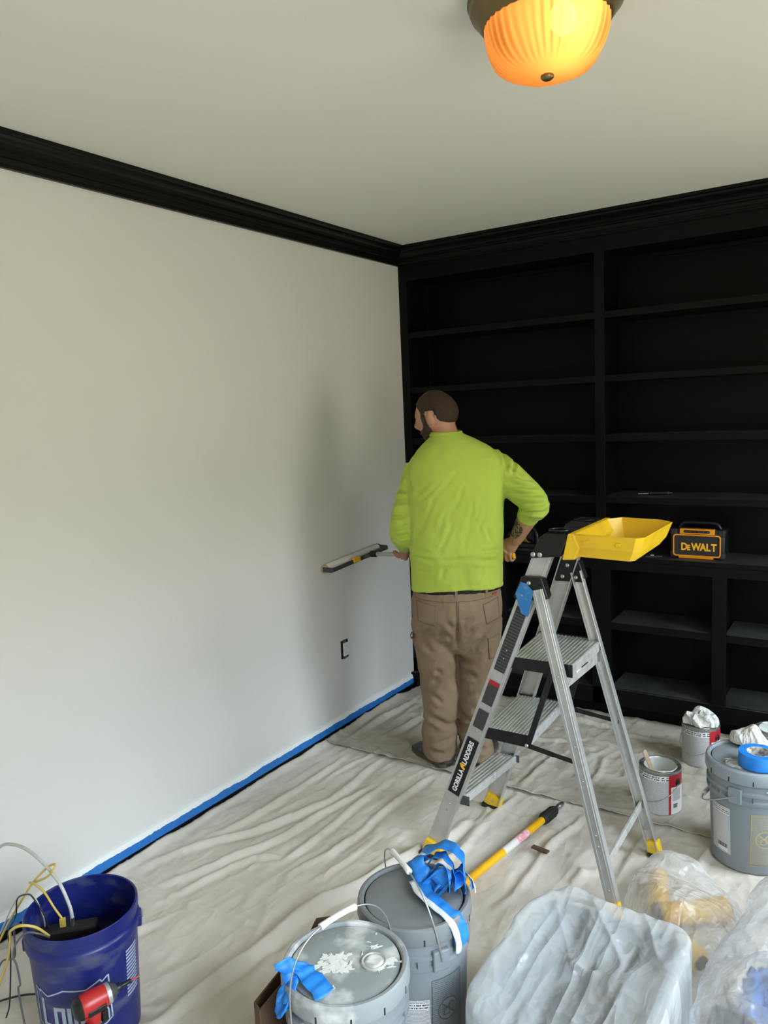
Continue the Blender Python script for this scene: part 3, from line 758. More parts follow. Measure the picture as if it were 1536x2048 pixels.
# lower cross bar and wire stay of the rear frame
build('rear_cross_bar', MB().bar(NB(0.168) + np.array((0.0, 0.006, 0)), FB(0.196), 0.010, 0.032), M_ALU2, lad, smooth=0, bevel=0.002)
build('wire_stay', MB().tube([FB(0.196) + np.array((-0.012, -0.05, -0.02)), FB(0.15) + np.array((-0.02, -0.02, -0.02)), FB(0.10) + np.array((-0.006, -0.006, 0))], 0.0025, 8), M_WIRE, lad)
build('wire_stay', MB().tube([NB(0.168) + np.array((-0.006, 0.05, -0.02)), NB(0.10) + np.array((-0.006, 0.012, 0))], 0.0025, 8), M_WIRE, lad)
# rivets up the rails
for fn, zs in ((NR, (0.20, 0.225, 0.52, 0.80, 0.83)), (NB, (0.10, 0.235, 0.27, 0.44, 0.55, 0.745, 0.775)), (FB, (0.36, 0.45, 0.70))):
    for z in zs:
        build('rivet', MB().sphere(fn(z) + np.array((0, -0.003, 0)), (0.004, 0.003, 0.004), 10, 6), M_STEEL, lad, smooth=180)
# hinge brackets joining front and rear rails
for poly, y in (([(1.372, 1.100), (1.444, 1.102), (1.466, 1.036), (1.456, 1.020), (1.346, 1.018), (1.344, 1.030)], -1.486),
                ([(1.388, 1.098), (1.458, 1.099), (1.480, 1.036), (1.470, 1.018), (1.366, 1.016), (1.364, 1.028)], -1.128)):
    y0, y1 = (y - 0.008, y + 0.034) if y < -1.3 else (y - 0.034, y + 0.008)
    hb = build('hinge_bracket', MB().prism(poly, 1, y0, y1), M_BLKPL, lad, smooth=0, bevel=0.003)
    zc = [(poly[0][0] + 0.028, 1.080), (poly[3][0] - 0.022, 1.036), (poly[5][0] + 0.032, 1.036)]
    for (bx, bz) in zc:
        build('hinge_bolt', MB().sphere((bx, y0 - 0.001, bz), (0.008, 0.004, 0.008), 14, 8), M_STEEL, hb, smooth=180)
# moulded black top cap: two raised ends, dipped middle with grip slots
cap = MB()
secs = [(-1.492, 1.166, 1.236, 0.0), (-1.480, 1.164, 1.252, 0.0), (-1.40, 1.176, 1.256, 0.004), (-1.385, 1.180, 1.240, 0.006), (-1.255, 1.182, 1.240, 0.006), (-1.24, 1.178, 1.260, 0.004), (-1.135, 1.166, 1.262, 0.0), (-1.122, 1.168, 1.246, 0.0)]
rsn = []
for y, zb, zt, ins in secs:
    rsn.append([(1.402 + ins, y, zb), (1.512, y, zb + 0.012), (1.534, y, zt - 0.008), (1.526, y, zt), (1.456 + ins, y, zt), (1.436 + ins, y, zt - 0.012)])
cap.rings(rsn)
cp = build('top_cap', cap, M_BLKPL, lad, smooth=0, bevel=0.004)
for yc in (-1.438, -1.188):
    ring = [(1.490 + 0.032 * math.cos(a), yc + 0.030 * math.sin(a), 1.259) for a in np.linspace(0, 2 * PI, 28)]
    build('cap_ring', MB().tube(ring, 0.004, 8, cap=False), M_BLKPL, cp)
build('cap_slot', MB().box((1.49, -1.32, 1.2405), (0.045, 0.085, 0.002)), M_RUB, cp, smooth=0)
for bx in (1.417, 1.441):
    build('cap_bolt', MB().sphere((bx, -1.493, 1.180), (0.009, 0.004, 0.009), 14, 8), M_STEEL, cp, smooth=180)
# yellow tray
rim = [(1.545, -1.488), (1.765, -1.518), (1.788, -1.495), (1.790, -1.150), (1.742, -1.104), (1.596, -1.080), (1.545, -1.150)]
bot = [(1.556, -1.470), (1.738, -1.494), (1.752, -1.478), (1.750, -1.170), (1.715, -1.140), (1.615, -1.115), (1.566, -1.165)]
def ringz(poly, z, s=1.0):
    c = np.mean(np.array(poly), 0)
    return [((q[0] - c[0]) * s + c[0], (q[1] - c[1]) * s + c[1], z) for q in poly]
mid = [tuple(np.array(a) * 0.55 + np.array(b) * 0.45) for a, b in zip(rim, bot)]
tray = MB().rings([ringz(bot, 1.178), ringz(mid, 1.206), ringz(mid, 1.214, 1.03), ringz(rim, 1.254), ringz(rim, 1.256, 1.012), ringz(rim, 1.258, 0.985), ringz(mid, 1.216, 0.985), ringz(bot, 1.186, 0.97)])
ty = build('paint_tray', tray, M_YEL, lad, smooth=25, bevel=0.0015)
build('tray_skirt', MB().prism([(1.520, 1.168), (1.562, 1.172), (1.580, 1.212), (1.560, 1.257), (1.540, 1.257)], 1, -1.497, -1.100), M_YEL, ty, smooth=0, bevel=0.004)
build('tray_hook', MB().box((1.60, -1.497, 1.232), (0.016, 0.008, 0.010)), M_YEL, ty, smooth=0, bevel=0.002)
build('tray_hook', MB().box((1.71, -1.511, 1.232), (0.016, 0.008, 0.010)), M_YEL, ty, smooth=0, bevel=0.002)
build('round_sticker', MB().lathe([(0.0001, 0), (0.045, 0), (0.046, 0.0006), (0.0001, 0.001)], (1.665, -1.30, 1.1865), 40), mat('grey_sticker', (0.42, 0.40, 0.36), 0.6, noise=(120, (0.66, 0.64, 0.58), 0.48, 0.56, (1, 3, 1))), ty, label='round grey printed sticker')
# labels on the near front rail
d = NR(1) - NR(0); d /= np.linalg.norm(d)
yv = np.array((0, -1.0, 0)); yv = yv - d * (yv @ d); yv /= np.linalg.norm(yv)       # outward normal
sx = np.cross(yv, d)                                                                    # x axis so that d x? -> in-plane perpendicular
ey = -np.cross(d, yv)
if ey[0] > 0: ey = -ey
def rail_patch(name, z0, z1, w, m, off=0.0, lift=0.0052):
    p, q = NR(z0), NR(z1)
    c0 = p + ey * (w / 2 + off) + yv * lift; c1 = q + ey * (w / 2 + off) + yv * lift
    c2 = q + ey * (-w / 2 + off) + yv * lift; c3 = p + ey * (-w / 2 + off) + yv * lift
    mb = MB(); mb.add([c0, c1, c2, c3, c0 - yv * 0.001, c1 - yv * 0.001, c2 - yv * 0.001, c3 - yv * 0.001], [(0, 1, 2, 3), (7, 6, 5, 4), (0, 4, 5, 1), (1, 5, 6, 2), (2, 6, 7, 3), (3, 7, 4, 0)])
    mb.uv = [(0, 0), (0, 1), (1, 1), (1, 0)] * 2
    return build(name, mb, m, lad, smooth=0)
nl = rail_patch('name_label', 0.268, 0.488, 0.048, M_BLKPL)
tx = MB()
V, F = text_mesh('GORILLA', 0.0255, 0.0010, 0.0001, 0.88)
tx.add(place2d(V, NR(0.3225) + yv * 0.0056, d, ey), F)
V, F = text_mesh('LADDERS', 0.0255, 0.0010, 0.0001, 0.88)
tx.add(place2d(V, NR(0.4325) + yv * 0.0056, d, ey), F)
build('lettering', tx, M_WHITE, nl, smooth=0, recalc=False)
ic = MB()
for q in ([(-0.010, -0.002), (-0.004, 0.010), (0.004, 0.011), (0.010, 0.004), (0.011, -0.006), (0.006, -0.008), (0.004, -0.001), (-0.001, -0.002), (-0.002, -0.009), (-0.009, -0.010)], [(0.000, 0.012), (0.005, 0.016), (0.010, 0.013), (0.010, 0.007)]):
    n0 = len(q)
    ic.add(place2d(np.array([(a, b, 0) for a, b in q]), NR(0.3775) + yv * 0.0057, d, ey), [tuple(range(n0))])
build('emblem', ic, M_YELP, nl, smooth=0, recalc=False)
rail_patch('warning_label', 0.752, 0.985, 0.040, M_BLKPRINT)
rail_patch('warning_label', 0.625, 0.700, 0.040, M_BLKPRINT)
rail_patch('red_warning_strip', 0.698, 0.712, 0.040, M_REDP, 0, 0.0056)
rail_patch('warning_label', 0.532, 0.600, 0.040, M_BLKPRINT)
tp = MB()
q = [(1.363, 1.002), (1.352, 1.040), (1.373, 1.083), (1.394, 1.078), (1.418, 1.052), (1.396, 0.962), (1.372, 0.972)]
tp.prism(q, 1, -1.4985, -1.4965)
build('tape_patch', tp, mat('dusty_shaded_blue_tape', (0.022, 0.17, 0.46), 0.6, noise=(40, (0.10, 0.24, 0.42), 0.55, 0.7)), lad, smooth=0, label='torn blue masking tape patch on the ladder hinge')  # dust and the hinge's shade are both mixed into this blue

# ------------------------------------------------------------------ speaker on the counter
spk = empty('jobsite_speaker', (1.63, 0.13, 0.893), 'black and orange jobsite speaker on the bookcase counter', 'speaker')
def rrect(x0, x1, z0, z1, r, n=5):
    pts = []
    for cx, cz, a0 in ((x1 - r, z0 + r, -PI / 2), (x1 - r, z1 - r, 0), (x0 + r, z1 - r, PI / 2), (x0 + r, z0 + r, PI)):
        for k in range(n + 1):
            a = a0 + PI / 2 * k / n
            pts.append((cx + r * math.cos(a), cz + r * math.sin(a)))
    return pts
X0, X1, Z0, Z1, YF = 1.504, 1.756, 0.8945, 1.040, 0.060
mb = MB()
for y, g in ((YF + 0.006, 0.006), (YF + 0.012, 0.0), (0.175, 0.0), (0.190, 0.012)):
    pass
mb.rings([[(x, y, z) for x, z in rrect(X0 + g, X1 - g, Z0 + g, Z1 - g, 0.022)] for y, g in ((YF + 0.006, 0.008), (YF + 0.012, 0.0), (0.175, 0.0), (0.190, 0.012))])
build('housing', mb, M_BLKPL, spk, smooth=40)
def frame(o, i, y0, y1):
    m = MB(); n_ = len(o)
    R_ = [[(x, y1, z) for x, z in o], [(x, y0, z) for x, z in o], [(x, y0, z) for x, z in i], [(x, y1, z) for x, z in i]]
    return m.rings(R_, cap=False)
build('orange_frame', frame(rrect(X0 + 0.014, X1 - 0.016, Z0 + 0.010, Z1 - 0.026, 0.014), rrect(X0 + 0.019, X1 - 0.021, Z0 + 0.016, Z1 - 0.031, 0.012), YF - 0.002, YF + 0.012), M_ORANGE, spk, smooth=40)
build('grille', MB().prism(rrect(X0 + 0.019, X1 - 0.021, Z0 + 0.016, Z1 - 0.031, 0.012), 1, YF + 0.003, YF + 0.012), M_RUB, spk, smooth=0)
build('control_panel', MB().box2((X0 + 0.045, YF - 0.001, Z1 - 0.024), (X1 - 0.045, YF + 0.03, Z1 + 0.002)), M_ORANGE, spk, smooth=0, bevel=0.003)
build('button_strip', MB().prism(rrect(X0 + 0.064, X1 - 0.066, Z1 - 0.017, Z1 - 0.004, 0.005), 1, YF - 0.003, YF + 0.002), M_BLKPL, spk, smooth=0)
for k in range(6):
    build('button', MB().sphere((X0 + 0.075 + k * 0.0205, YF - 0.003, Z1 - 0.0105), (0.004, 0.002, 0.003), 8, 6), M_DGREY, spk, smooth=180)
build('base_bumper', MB().box2((X0 + 0.04, YF + 0.001, Z0), (X1 - 0.05, YF + 0.02, Z0 + 0.011)), M_ORANGE, spk, smooth=0, bevel=0.002)
for cx in (X0 + 0.016, X1 - 0.016):
    for cz in (Z0 + 0.018, Z1 - 0.018):
        build('corner_bumper', MB().box((cx, YF + 0.022, cz), (0.036, 0.040, 0.036)), M_RUB, spk, smooth=0, bevel=0.008)
build('carry_handle', MB().tube(catmull([(X0 + 0.03, 0.12, Z1 - 0.01), (X0 + 0.045, 0.12, Z1 + 0.018), (X0 + 0.075, 0.12, Z1 + 0.026), (X1 - 0.07, 0.12, Z1 + 0.026), (X1 - 0.04, 0.12, Z1 + 0.018), (X1 - 0.025, 0.12, Z1 - 0.01)], 6), (0.010), 12), M_BLKPL, spk, smooth=60)
tx = MB(); cx = X0 + 0.051
for ch, sz, adv in (('D', 0.050, 0.0285), ('E', 0.036, 0.0215), ('W', 0.050, 0.0400), ('A', 0.050, 0.0275), ('L', 0.050, 0.0235), ('T', 0.050, 0.0)):
    V, F = text_mesh(ch, sz, 0.0018, 0.0008, 0.82, 'LEFT')
    V[:, 1] -= V[:, 1].min()
    tx.add(place2d(V, (cx, YF + 0.0015, Z0 + 0.040), (1, 0, 0), (0, 0, 1)), F)
    cx += adv
build('lettering', tx, M_YELP, spk, smooth=0, recalc=False)
build('logo_backing', MB().box2((X0 + 0.046, YF + 0.0022, Z0 + 0.034), (X1 - 0.050, YF + 0.004, Z0 + 0.082)), M_RUB, spk, smooth=0)

# ------------------------------------------------------------------ small things on the shelves
sc = empty('screwdriver', (1.45, 0.125, 1.20), 'black-handled screwdriver lying on the shelf above the speaker', 'screwdriver')
p0, p1, p2 = np.array((1.335, 0.105, 1.206)), np.array((1.385, 0.114, 1.2085)), np.array((1.498, 0.136, 1.2105))
build('handle', MB().tube([p1, p1 + (p2 - p1) * 0.1, p1 + (p2 - p1) * 0.85, p2], [0.007, 0.0095, 0.0095, 0.006], 14), M_BLKPL, sc, smooth=50)
build('blade', MB().tube([p0, p1], 0.003, 8), M_STEEL, sc)
for t in (0.08, 0.80):
    q = p1 + (p2 - p1) * t
    build('band', MB().tube([q, q + (p2 - p1) * 0.03], 0.0100, 14), M_BRONZE, sc)
kn = empty('utility_knife', (1.44, 0.01, 0.893), 'small black utility knife on the counter beside the speaker', 'knife')
build('body', MB().bar((1.395, -0.0, 0.901), (1.472, 0.028, 0.901), 0.020, 0.013), M_BLKPL, kn, smooth=0, bevel=0.004)
build('slider', MB().bar((1.42, 0.009, 0.9085), (1.435, 0.0145, 0.9085), 0.008, 0.004), M_STEEL, kn, smooth=0, bevel=0.001)
td = empty('hand_tool', (0.70, 0.10, 0.893), 'black and yellow power tool on the counter beyond the painter\'s hand', 'power tool')
build('motor_housing', MB().tube([(0.62, 0.12, 0.955), (0.70, 0.10, 0.962), (0.775, 0.08, 0.962)], [0.034, 0.040, 0.034], 18), M_BLKPL, td, smooth=50)
build('yellow_band', MB().tube([(0.708, 0.098, 0.962), (0.742, 0.090, 0.962)], [0.0415, 0.0405], 18), mat('olive_yellow', (0.40, 0.33, 0.02), 0.5), td)
build('handle', MB().tube(catmull([(0.63, 0.12, 0.975), (0.66, 0.115, 1.02), (0.74, 0.095, 1.02), (0.785, 0.08, 0.975), (0.79, 0.08, 0.91)], 6), 0.011, 12), M_BLKPL, td, smooth=60)
build('base', MB().box((0.70, 0.10, 0.907), (0.19, 0.09, 0.026)), M_BLKPL, td, smooth=0, bevel=0.006)

# ------------------------------------------------------------------ five gallon buckets
def on_bucket(c, rb, rt, h, ang, u, z, lift=0.0006):
    """u = arc length sideways from bearing ang, at height z"""
    r = rb + (rt - rb) * z / h + lift
    a = ang + u / r
    return (c[0] + r * math.cos(a), c[1] + r * math.sin(a), c[2] + z)

def wrap_patch(c, rb, rt, h, ang, w, z0, z1, lift=0.0006, n=14):
    P = np.zeros((n, 6, 3)); uv = []
    for i in range(n):
        for j in range(6):
            P[i, j] = on_bucket(c, rb, rt, h, ang, (i / (n - 1) - 0.5) * w, z0 + (z1 - z0) * j / 5, lift); uv.append((i / (n - 1), j / 5))
    mb = MB().grid(P); mb.uv = uv
    return mb

def wrap_flat(V, F, c, rb, rt, h, ang, zc, lift):
    mb = MB(); mb.add([on_bucket(c, rb, rt, h, ang, p[0], zc + p[1], lift) for p in V], F); return mb

def stroke2d(pts, w):
    """flat ribbon polygon along a 2-D polyline, mitred"""
    P = [np.array(p, float) for p in pts]; L_ = []; R_ = []
    for i in range(len(P)):
        a = P[max(0, i - 1)]; b = P[min(len(P) - 1, i + 1)]
        d = (b - a) / (np.linalg.norm(b - a) + 1e-9); n_ = np.array((-d[1], d[0]))
        L_.append(P[i] + n_ * w / 2); R_.append(P[i] - n_ * w / 2)
    V = L_ + R_; m_ = len(P)
    return V, [(i, i + 1, m_ + i + 1, m_ + i) for i in range(m_ - 1)]

def dense(pts, k=8):
    out = []
    for a, b in zip(pts[:-1], pts[1:]):
        for i in range(k): out.append(tuple(np.array(a) + (np.array(b) - np.array(a)) * i / k))
    out.append(pts[-1]); return out

def bail(c, al, be, ln, re, ze, n=26):
    a = np.array((math.cos(al), math.sin(al), 0)); h_ = np.array((-math.sin(al), math.cos(al), 0))
    up = math.cos(be) * np.array((0, 0, 1.0)) + math.sin(be) * h_
    C = np.array((c[0], c[1], c[2] + ze))
    pts = []
    for k in range(n + 1):
        t = PI * k / n
        pts.append(C + a * re * math.copysign(abs(math.cos(t)) ** 0.75, math.cos(t)) + up * ln * math.sin(t) ** 0.62)
    return pts

def grey_bucket(loc, label, lidmat, al, be, ln, plug=None, grip=True, warn_ang=None, warn_yellow=False, paper=None):
    c = np.array((*loc, 0.0))
    b = empty('paint_bucket', (*loc, 0.0), label, 'bucket', 'grey five-gallon paint buckets')
    rb, rt, h = 0.130, 0.1435, 0.372
    prof = [(0.001, 0.004), (rb - 0.006, 0.004), (rb, 0.010), (0.1385, 0.262), (0.1465, 0.266), (0.1480, 0.272), (0.1480, 0.280), (0.1420, 0.284), (0.1420, 0.296), (0.1490, 0.300), (0.1490, 0.310), (0.1430, 0.314),
            (0.1430, 0.334), (0.1475, 0.338), (0.1475, 0.346), (0.1435, 0.350), (0.1435, 0.368), (0.1, 0.368), (0.001, 0.366)]
    build('pail', MB().lathe(prof, c, 72), M_GREY, b, smooth=30)
    lp = [(0.1445, 0.340), (0.1520, 0.342), (0.1535, 0.348), (0.1535, 0.374), (0.1515, 0.384), (0.1470, 0.388), (0.1400, 0.388), (0.1365, 0.385), (0.1350, 0.376), (0.1325, 0.375), (0.1310, 0.381), (0.128, 0.3825), (0.085, 0.3805), (0.001, 0.3800)]
    lid = build('lid', MB().lathe(lp, c, 96), lidmat, b, smooth=30)
    build('lid_groove', MB().lathe([(0.1352, 0.3772), (0.1334, 0.3764), (0.1322, 0.3772)], c, 72), M_RUB, lid)
    for k in range(12):
        a = 2 * PI * (k + 0.35) / 12
        R_ = np.array(((math.cos(a), -math.sin(a), 0), (math.sin(a), math.cos(a), 0), (0, 0, 1)))
        build('tear_slot', MB().box(c + np.array((0.1534 * math.cos(a), 0.1534 * math.sin(a), 0.353)), (0.0014, 0.004, 0.017), R_), M_RUB, lid, smooth=0)
    if plug is not None:
        pc = np.array((plug[0], plug[1], 0.381))
        build('pour_spout', MB().lathe([(0.031, -0.001), (0.031, 0.003), (0.028, 0.0045), (0.025, 0.001), (0.023, 0.001), (0.021, 0.0045), (0.017, 0.0055), (0.012, 0.0035), (0.0001, 0.0045)], pc, 32), M_PLUG, lid, smooth=50)
    for s in (0, PI):
        a = al + s
        R_ = np.array(((math.cos(a), -math.sin(a), 0), (math.sin(a), math.cos(a), 0), (0, 0, 1)))
        build('handle_ear', MB().box(c + np.array((0.1475 * math.cos(a), 0.1475 * math.sin(a), 0.296)), (0.016, 0.046, 0.056), R_), M_GREY, b, smooth=0, bevel=0.004)
    for k in range(16):
        a = 2 * PI * (k + 0.5) / 16
        R_ = np.array(((math.cos(a), -math.sin(a), 0), (math.sin(a), math.cos(a), 0), (0, 0, 1)))
        build('collar_rib', MB().box(c + np.array((0.145 * math.cos(a), 0.145 * math.sin(a), 0.290)), (0.008, 0.002, 0.028), R_), M_GREY, b, smooth=0)
    pts = bail(c, al, be, ln, 0.158, 0.296)
    bw = build('bail_wire', MB().tube(pts, 0.0022, 8), M_WIRE, b, smooth=60)
    if grip:
        g = pts[11:16]
        build('grip', MB().tube([g[0], g[0] + (g[1] - g[0]) * 0.1] + g[1:-1] + [g[-1]], [0.006, 0.0085] + [0.0072] * (len(g) - 2) + [0.0085], 14), M_WHITE, bw, smooth=60)
    if warn_ang is not None:
        pm, lm = (M_WARNY, M_WARNLY) if warn_yellow else (M_WARN, M_WARNL)
        wl = build('warning_print', wrap_patch(c, 0.1297, 0.1425, h, warn_ang, 0.092, 0.045, 0.235), pm, b, smooth=180)
        mb = MB()
        rr = dense([(0.030 * math.cos(t), 0.030 * math.sin(t)) for t in np.linspace(0, 2 * PI, 25)], 2)
        for V, F in (stroke2d(rr, 0.004), stroke2d(dense([(-0.021, 0.021), (0.021, -0.021)], 6), 0.004), stroke2d(dense([(-0.046, -0.10), (0.046, -0.10), (0.046, 0.092), (-0.046, 0.092), (-0.046, -0.10)], 8), 0.0022),
                     stroke2d(dense([(-0.014, -0.016), (-0.012, 0.002), (0.004, 0.002), (0.004, -0.016), (-0.014, -0.016)], 3), 0.003), stroke2d(dense([(0.000, 0.004), (0.008, 0.016), (0.016, 0.012)], 3), 0.005)):
            m2_ = wrap_flat(V, F, c, 0.1297, 0.1425, h, warn_ang, 0.142, 0.0013); mb.add(m2_.v, m2_.f)
        disc = [(0.0, 0.0)] + [(0.0295 * math.cos(t), 0.0295 * math.sin(t)) for t in np.linspace(0, 2 * PI, 24, endpoint=False)]
        dm = wrap_flat(disc, [(0, 1 + k, 1 + (k + 1) % 24) for k in range(24)], c, 0.1297, 0.1425, h, warn_ang, 0.142, 0.0009)
        build('warning_disc', dm, M_GREY, wl, smooth=180)
        build('warning_symbol', mb, lm, wl, smooth=180)
    if paper is not None:
        ang, w, z0, z1 = paper
        pp = build('paper_label', wrap_patch(c, 0.1297, 0.1425, h, ang, w, z0, z1, 0.0012), M_PRINT, b, smooth=180)
        build('barcode', wrap_patch(c, 0.1297, 0.1425, h, ang + 0.08, 0.042, z0 + 0.006, z0 + 0.034, 0.0018), M_BARCODE, pp, smooth=180)
        build('pictogram_strip', wrap_patch(c, 0.1297, 0.1425, h, ang, w * 0.92, z1 - 0.028, z1 - 0.008, 0.0018), M_CANPICT, pp, smooth=180)
    return b
R_ = math.radians
bM = grey_bucket((1.381, -2.272), 'closed grey paint bucket with plain dark lid and blue tape wad on it', M_LIDD, R_(327), R_(-10), 0.20, warn_ang=R_(-23), paper=(R_(-66), 0.10, 0.02, 0.185))
bF = grey_bucket((1.37, -2.572), 'front grey paint bucket with white paint smears on its lid', M_LIDP, R_(75), R_(5), 0.20, plug=(1.428, -2.535))
bR = grey_bucket((2.03, -0.985), 'grey paint bucket near the bookcase with a tape roll on its lid', M_LIDR, R_(258), R_(-118), 0.17, plug=(1.985, -1.06), warn_ang=R_(-62), warn_yellow=True, paper=(R_(-128), 0.085, 0.06, 0.235))
# paint splashes on lids and bucket sides
def splat(parent, c, n_, spread, seed, zt=0.3835, size=0.016):
    """flat irregular dried smears: lobed blots with thin drag streaks"""
    rg = random.Random(seed); mb = MB()
    for k in range(n_):
        a = rg.uniform(0, 2 * PI); d_ = spread * rg.random() ** 0.8
        x, y = c[0] + d_ * math.cos(a), c[1] + d_ * math.sin(a); r = size * rg.uniform(0.25, 1.0); st_ = rg.uniform(1.0, 3.2); th = rg.choice((0.5, 0.9, 2.2)) + rg.uniform(-0.4, 0.4)
        ph = [rg.uniform(0, 6.28) for _ in range(4)]
        ring = []
        for t in np.linspace(0, 2 * PI, 29)[:-1]:
            rr = r * (0.62 + 0.22 * math.sin(3 * t + ph[0]) + 0.17 * math.sin(5 * t + ph[1]) + 0.12 * math.sin(9 * t + ph[2]))
            u, v = rr * math.cos(t) * st_, rr * math.sin(t)
            ring.append((x + u * math.cos(th) - v * math.sin(th), y + u * math.sin(th) + v * math.cos(th)))
        z_ = zt + k * 0.00004
        mb.rings([[(p[0], p[1], z_ - 0.001) for p in ring], [(p[0], p[1], z_) for p in ring]])
    build('paint_splash', mb, M_SPLAT, parent, smooth=30, kind='stuff')
splat(bF, (1.345, -2.582), 26, 0.042, 3, 0.3812)
splat(bF, (1.452, -2.515), 9, 0.032, 5, 0.3822)
splat(bF, (1.388, -2.652), 4, 0.012, 6, 0.3822, 0.010)
splat(bF, (1.40, -2.49), 8, 0.05, 9, 0.3822, 0.008)
splat(bR, (1.99, -1.055), 9, 0.045, 8, 0.3815, 0.012)
mb = MB()
for (u, z, w_, h_) in ((0.0, 0.318, 0.05, 0.02), (0.012, 0.295, 0.045, 0.018), (0.02, 0.275, 0.03, 0.02), (-0.016, 0.325, 0.03, 0.012)):
    pts = [(w_ / 2 * math.cos(t) * random.uniform(0.6, 1.2) + u, h_ / 2 * math.sin(t) * random.uniform(0.6, 1.2)) for t in np.linspace(0, 2 * PI, 13)[:-1]]
    m2_ = wrap_flat([(u, 0)] + pts, [(0, 1 + k, 1 + (k + 1) % 12) for k in range(12)], (2.03, -0.985, 0), 0.1492, 0.1492, 0.37, R_(-52), z, 0.001); mb.add(m2_.v, m2_.f)
build('paint_splash', mb, M_SPLAT, bR, smooth=180, kind='stuff')

# ribbons of blue tape
def ribbon(mb, pts, w, wdir, twist=0.0, n=7):
    C = catmull(pts, n); wd = [np.array(x, float) for x in wdir]
    ph = abs(hash(tuple(round(float(v), 4) for v in pts[0]))) % 100 * 0.37
    P = np.zeros((len(C), 4, 3))
    for i, p in enumerate(C):
        t = i / (len(C) - 1) * (len(wd) - 1); k = min(int(t), len(wd) - 2); f = t - k
        v = wd[k] * (1 - f) + wd[k + 1] * f; v = v / np.linalg.norm(v)
        for j in range(4): P[i, j] = p + v * w * (j / 3 - 0.5) + np.array((math.sin(i * 0.9 + j * 1.3 + ph), math.cos(i * 0.7 - j * 1.1 + ph * 2), math.sin(i * 1.1 + j * 0.8 + ph * 3))) * 0.0022 * (1 if w > 0.03 else 0.4)
    mb.grid(P)
def tape_obj(name, mb, mats, label, loc, parent=None, cat='tape'):
    o = build(name, mb, mats, parent=parent, loc=None if parent else loc, smooth=180, label=label, cat=None if parent else cat, recalc=False)
    s = o.modifiers.new('thickness', 'SOLIDIFY'); s.thickness = 0.0012; s.offset = 0
    return o
mb = MB()
ribbon(mb, [(1.330, -2.180, 0.405), (1.360, -2.165, 0.450), (1.420, -2.150, 0.475), (1.470, -2.165, 0.468), (1.492, -2.190, 0.440), (1.470, -2.215, 0.420)], 0.064, [(0.6, -0.6, 0.3), (0.5, -0.8, 0.2), (0.5, -0.85, -0.2), (0.5, -0.8, -0.4)])
ribbon(mb, [(1.340, -2.150, 0.398), (1.345, -2.200, 0.440), (1.375, -2.225, 0.425), (1.400, -2.235, 0.395), (1.440, -2.255, 0.400)], 0.048, [(0.7, 0.3, 0.6), (0.8, 0.2, 0.4), (0.6, 0.6, 0.5), (0.4, 0.5, 0.8)])
ribbon(mb, [(1.395, -2.205, 0.400), (1.420, -2.200, 0.445), (1.455, -2.215, 0.440), (1.470, -2.240, 0.400)], 0.066, [(0.3, -0.4, 0.8), (0.4, -0.7, 0.5), (0.5, -0.7, 0.4)])
ribbon(mb, [(1.375, -2.235, 0.402), (1.425, -2.275, 0.400), (1.480, -2.295, 0.396), (1.522, -2.305, 0.384), (1.536, -2.300, 0.345), (1.534, -2.295, 0.305)], 0.046, [(0.6, 0.8, 0.1), (0.7, 0.7, 0.0), (0.5, 0.85, 0.05), (0.3, 0.9, 0.1)])
ribbon(mb, [(1.440, -2.190, 0.400), (1.490, -2.175, 0.425), (1.520, -2.190, 0.400)], 0.042, [(0.2, -0.5, 0.8), (0.3, -0.8, 0.4)])
ribbon(mb, [(1.365, -2.185, 0.398), (1.385, -2.175, 0.440), (1.425, -2.180, 0.462), (1.465, -2.200, 0.448), (1.480, -2.222, 0.405)], 0.056, [(0.3, -0.5, 0.7), (0.5, -0.8, 0.3), (0.5, -0.8, 0.0), (0.4, -0.6, 0.6)])
ribbon(mb, [(1.400, -2.240, 0.396), (1.415, -2.232, 0.430), (1.440, -2.228, 0.438), (1.458, -2.236, 0.418), (1.452, -2.250, 0.397)], 0.050, [(0.5, 0.4, 0.6), (0.6, 0.4, 0.6), (0.6, 0.3, 0.7)])
ribbon(mb, [(1.318, -2.172, 0.398), (1.330, -2.190, 0.425), (1.352, -2.212, 0.420), (1.366, -2.222, 0.396)], 0.046, [(0.6, 0.4, 0.6), (0.5, 0.5, 0.6), (0.6, 0.6, 0.4)])
ribbon(mb, [(1.455, -2.205, 0.398), (1.475, -2.195, 0.440), (1.500, -2.205, 0.430), (1.508, -2.222, 0.398)], 0.045, [(0.3, -0.4, 0.8), (0.4, -0.7, 0.5), (0.5, -0.7, 0.4)])
mid_w = tape_obj('masking_tape_wad', mb, M_TAPE, 'crumpled blue masking tape wad on the dark bucket lid', (1.41, -2.21, 0.392))
mb = MB()
ribbon(mb, [(1.362, -2.250, 0.406), (1.415, -2.290, 0.404), (1.470, -2.311, 0.400), (1.520, -2.324, 0.388), (1.5395, -2.322, 0.345), (1.5375, -2.316, 0.300)], 0.018, [(0.6, 0.8, 0.1), (0.7, 0.7, 0.0), (0.5, 0.85, 0.05), (0.3, 0.9, 0.1)])
ribbon(mb, [(1.335, -2.171, 0.422), (1.350, -2.186, 0.446), (1.372, -2.190, 0.456)], 0.014, [(0.6, -0.6, 0.3), (0.5, -0.8, 0.2)])
ribbon(mb, [(1.500, -2.182, 0.428), (1.520, -2.188, 0.412), (1.528, -2.196, 0.396)], 0.026, [(0.2, -0.5, 0.8), (0.3, -0.8, 0.4)])
tape_obj('paint_streak', mb, M_TAPEW, None, None, parent=mid_w)
mb = MB()
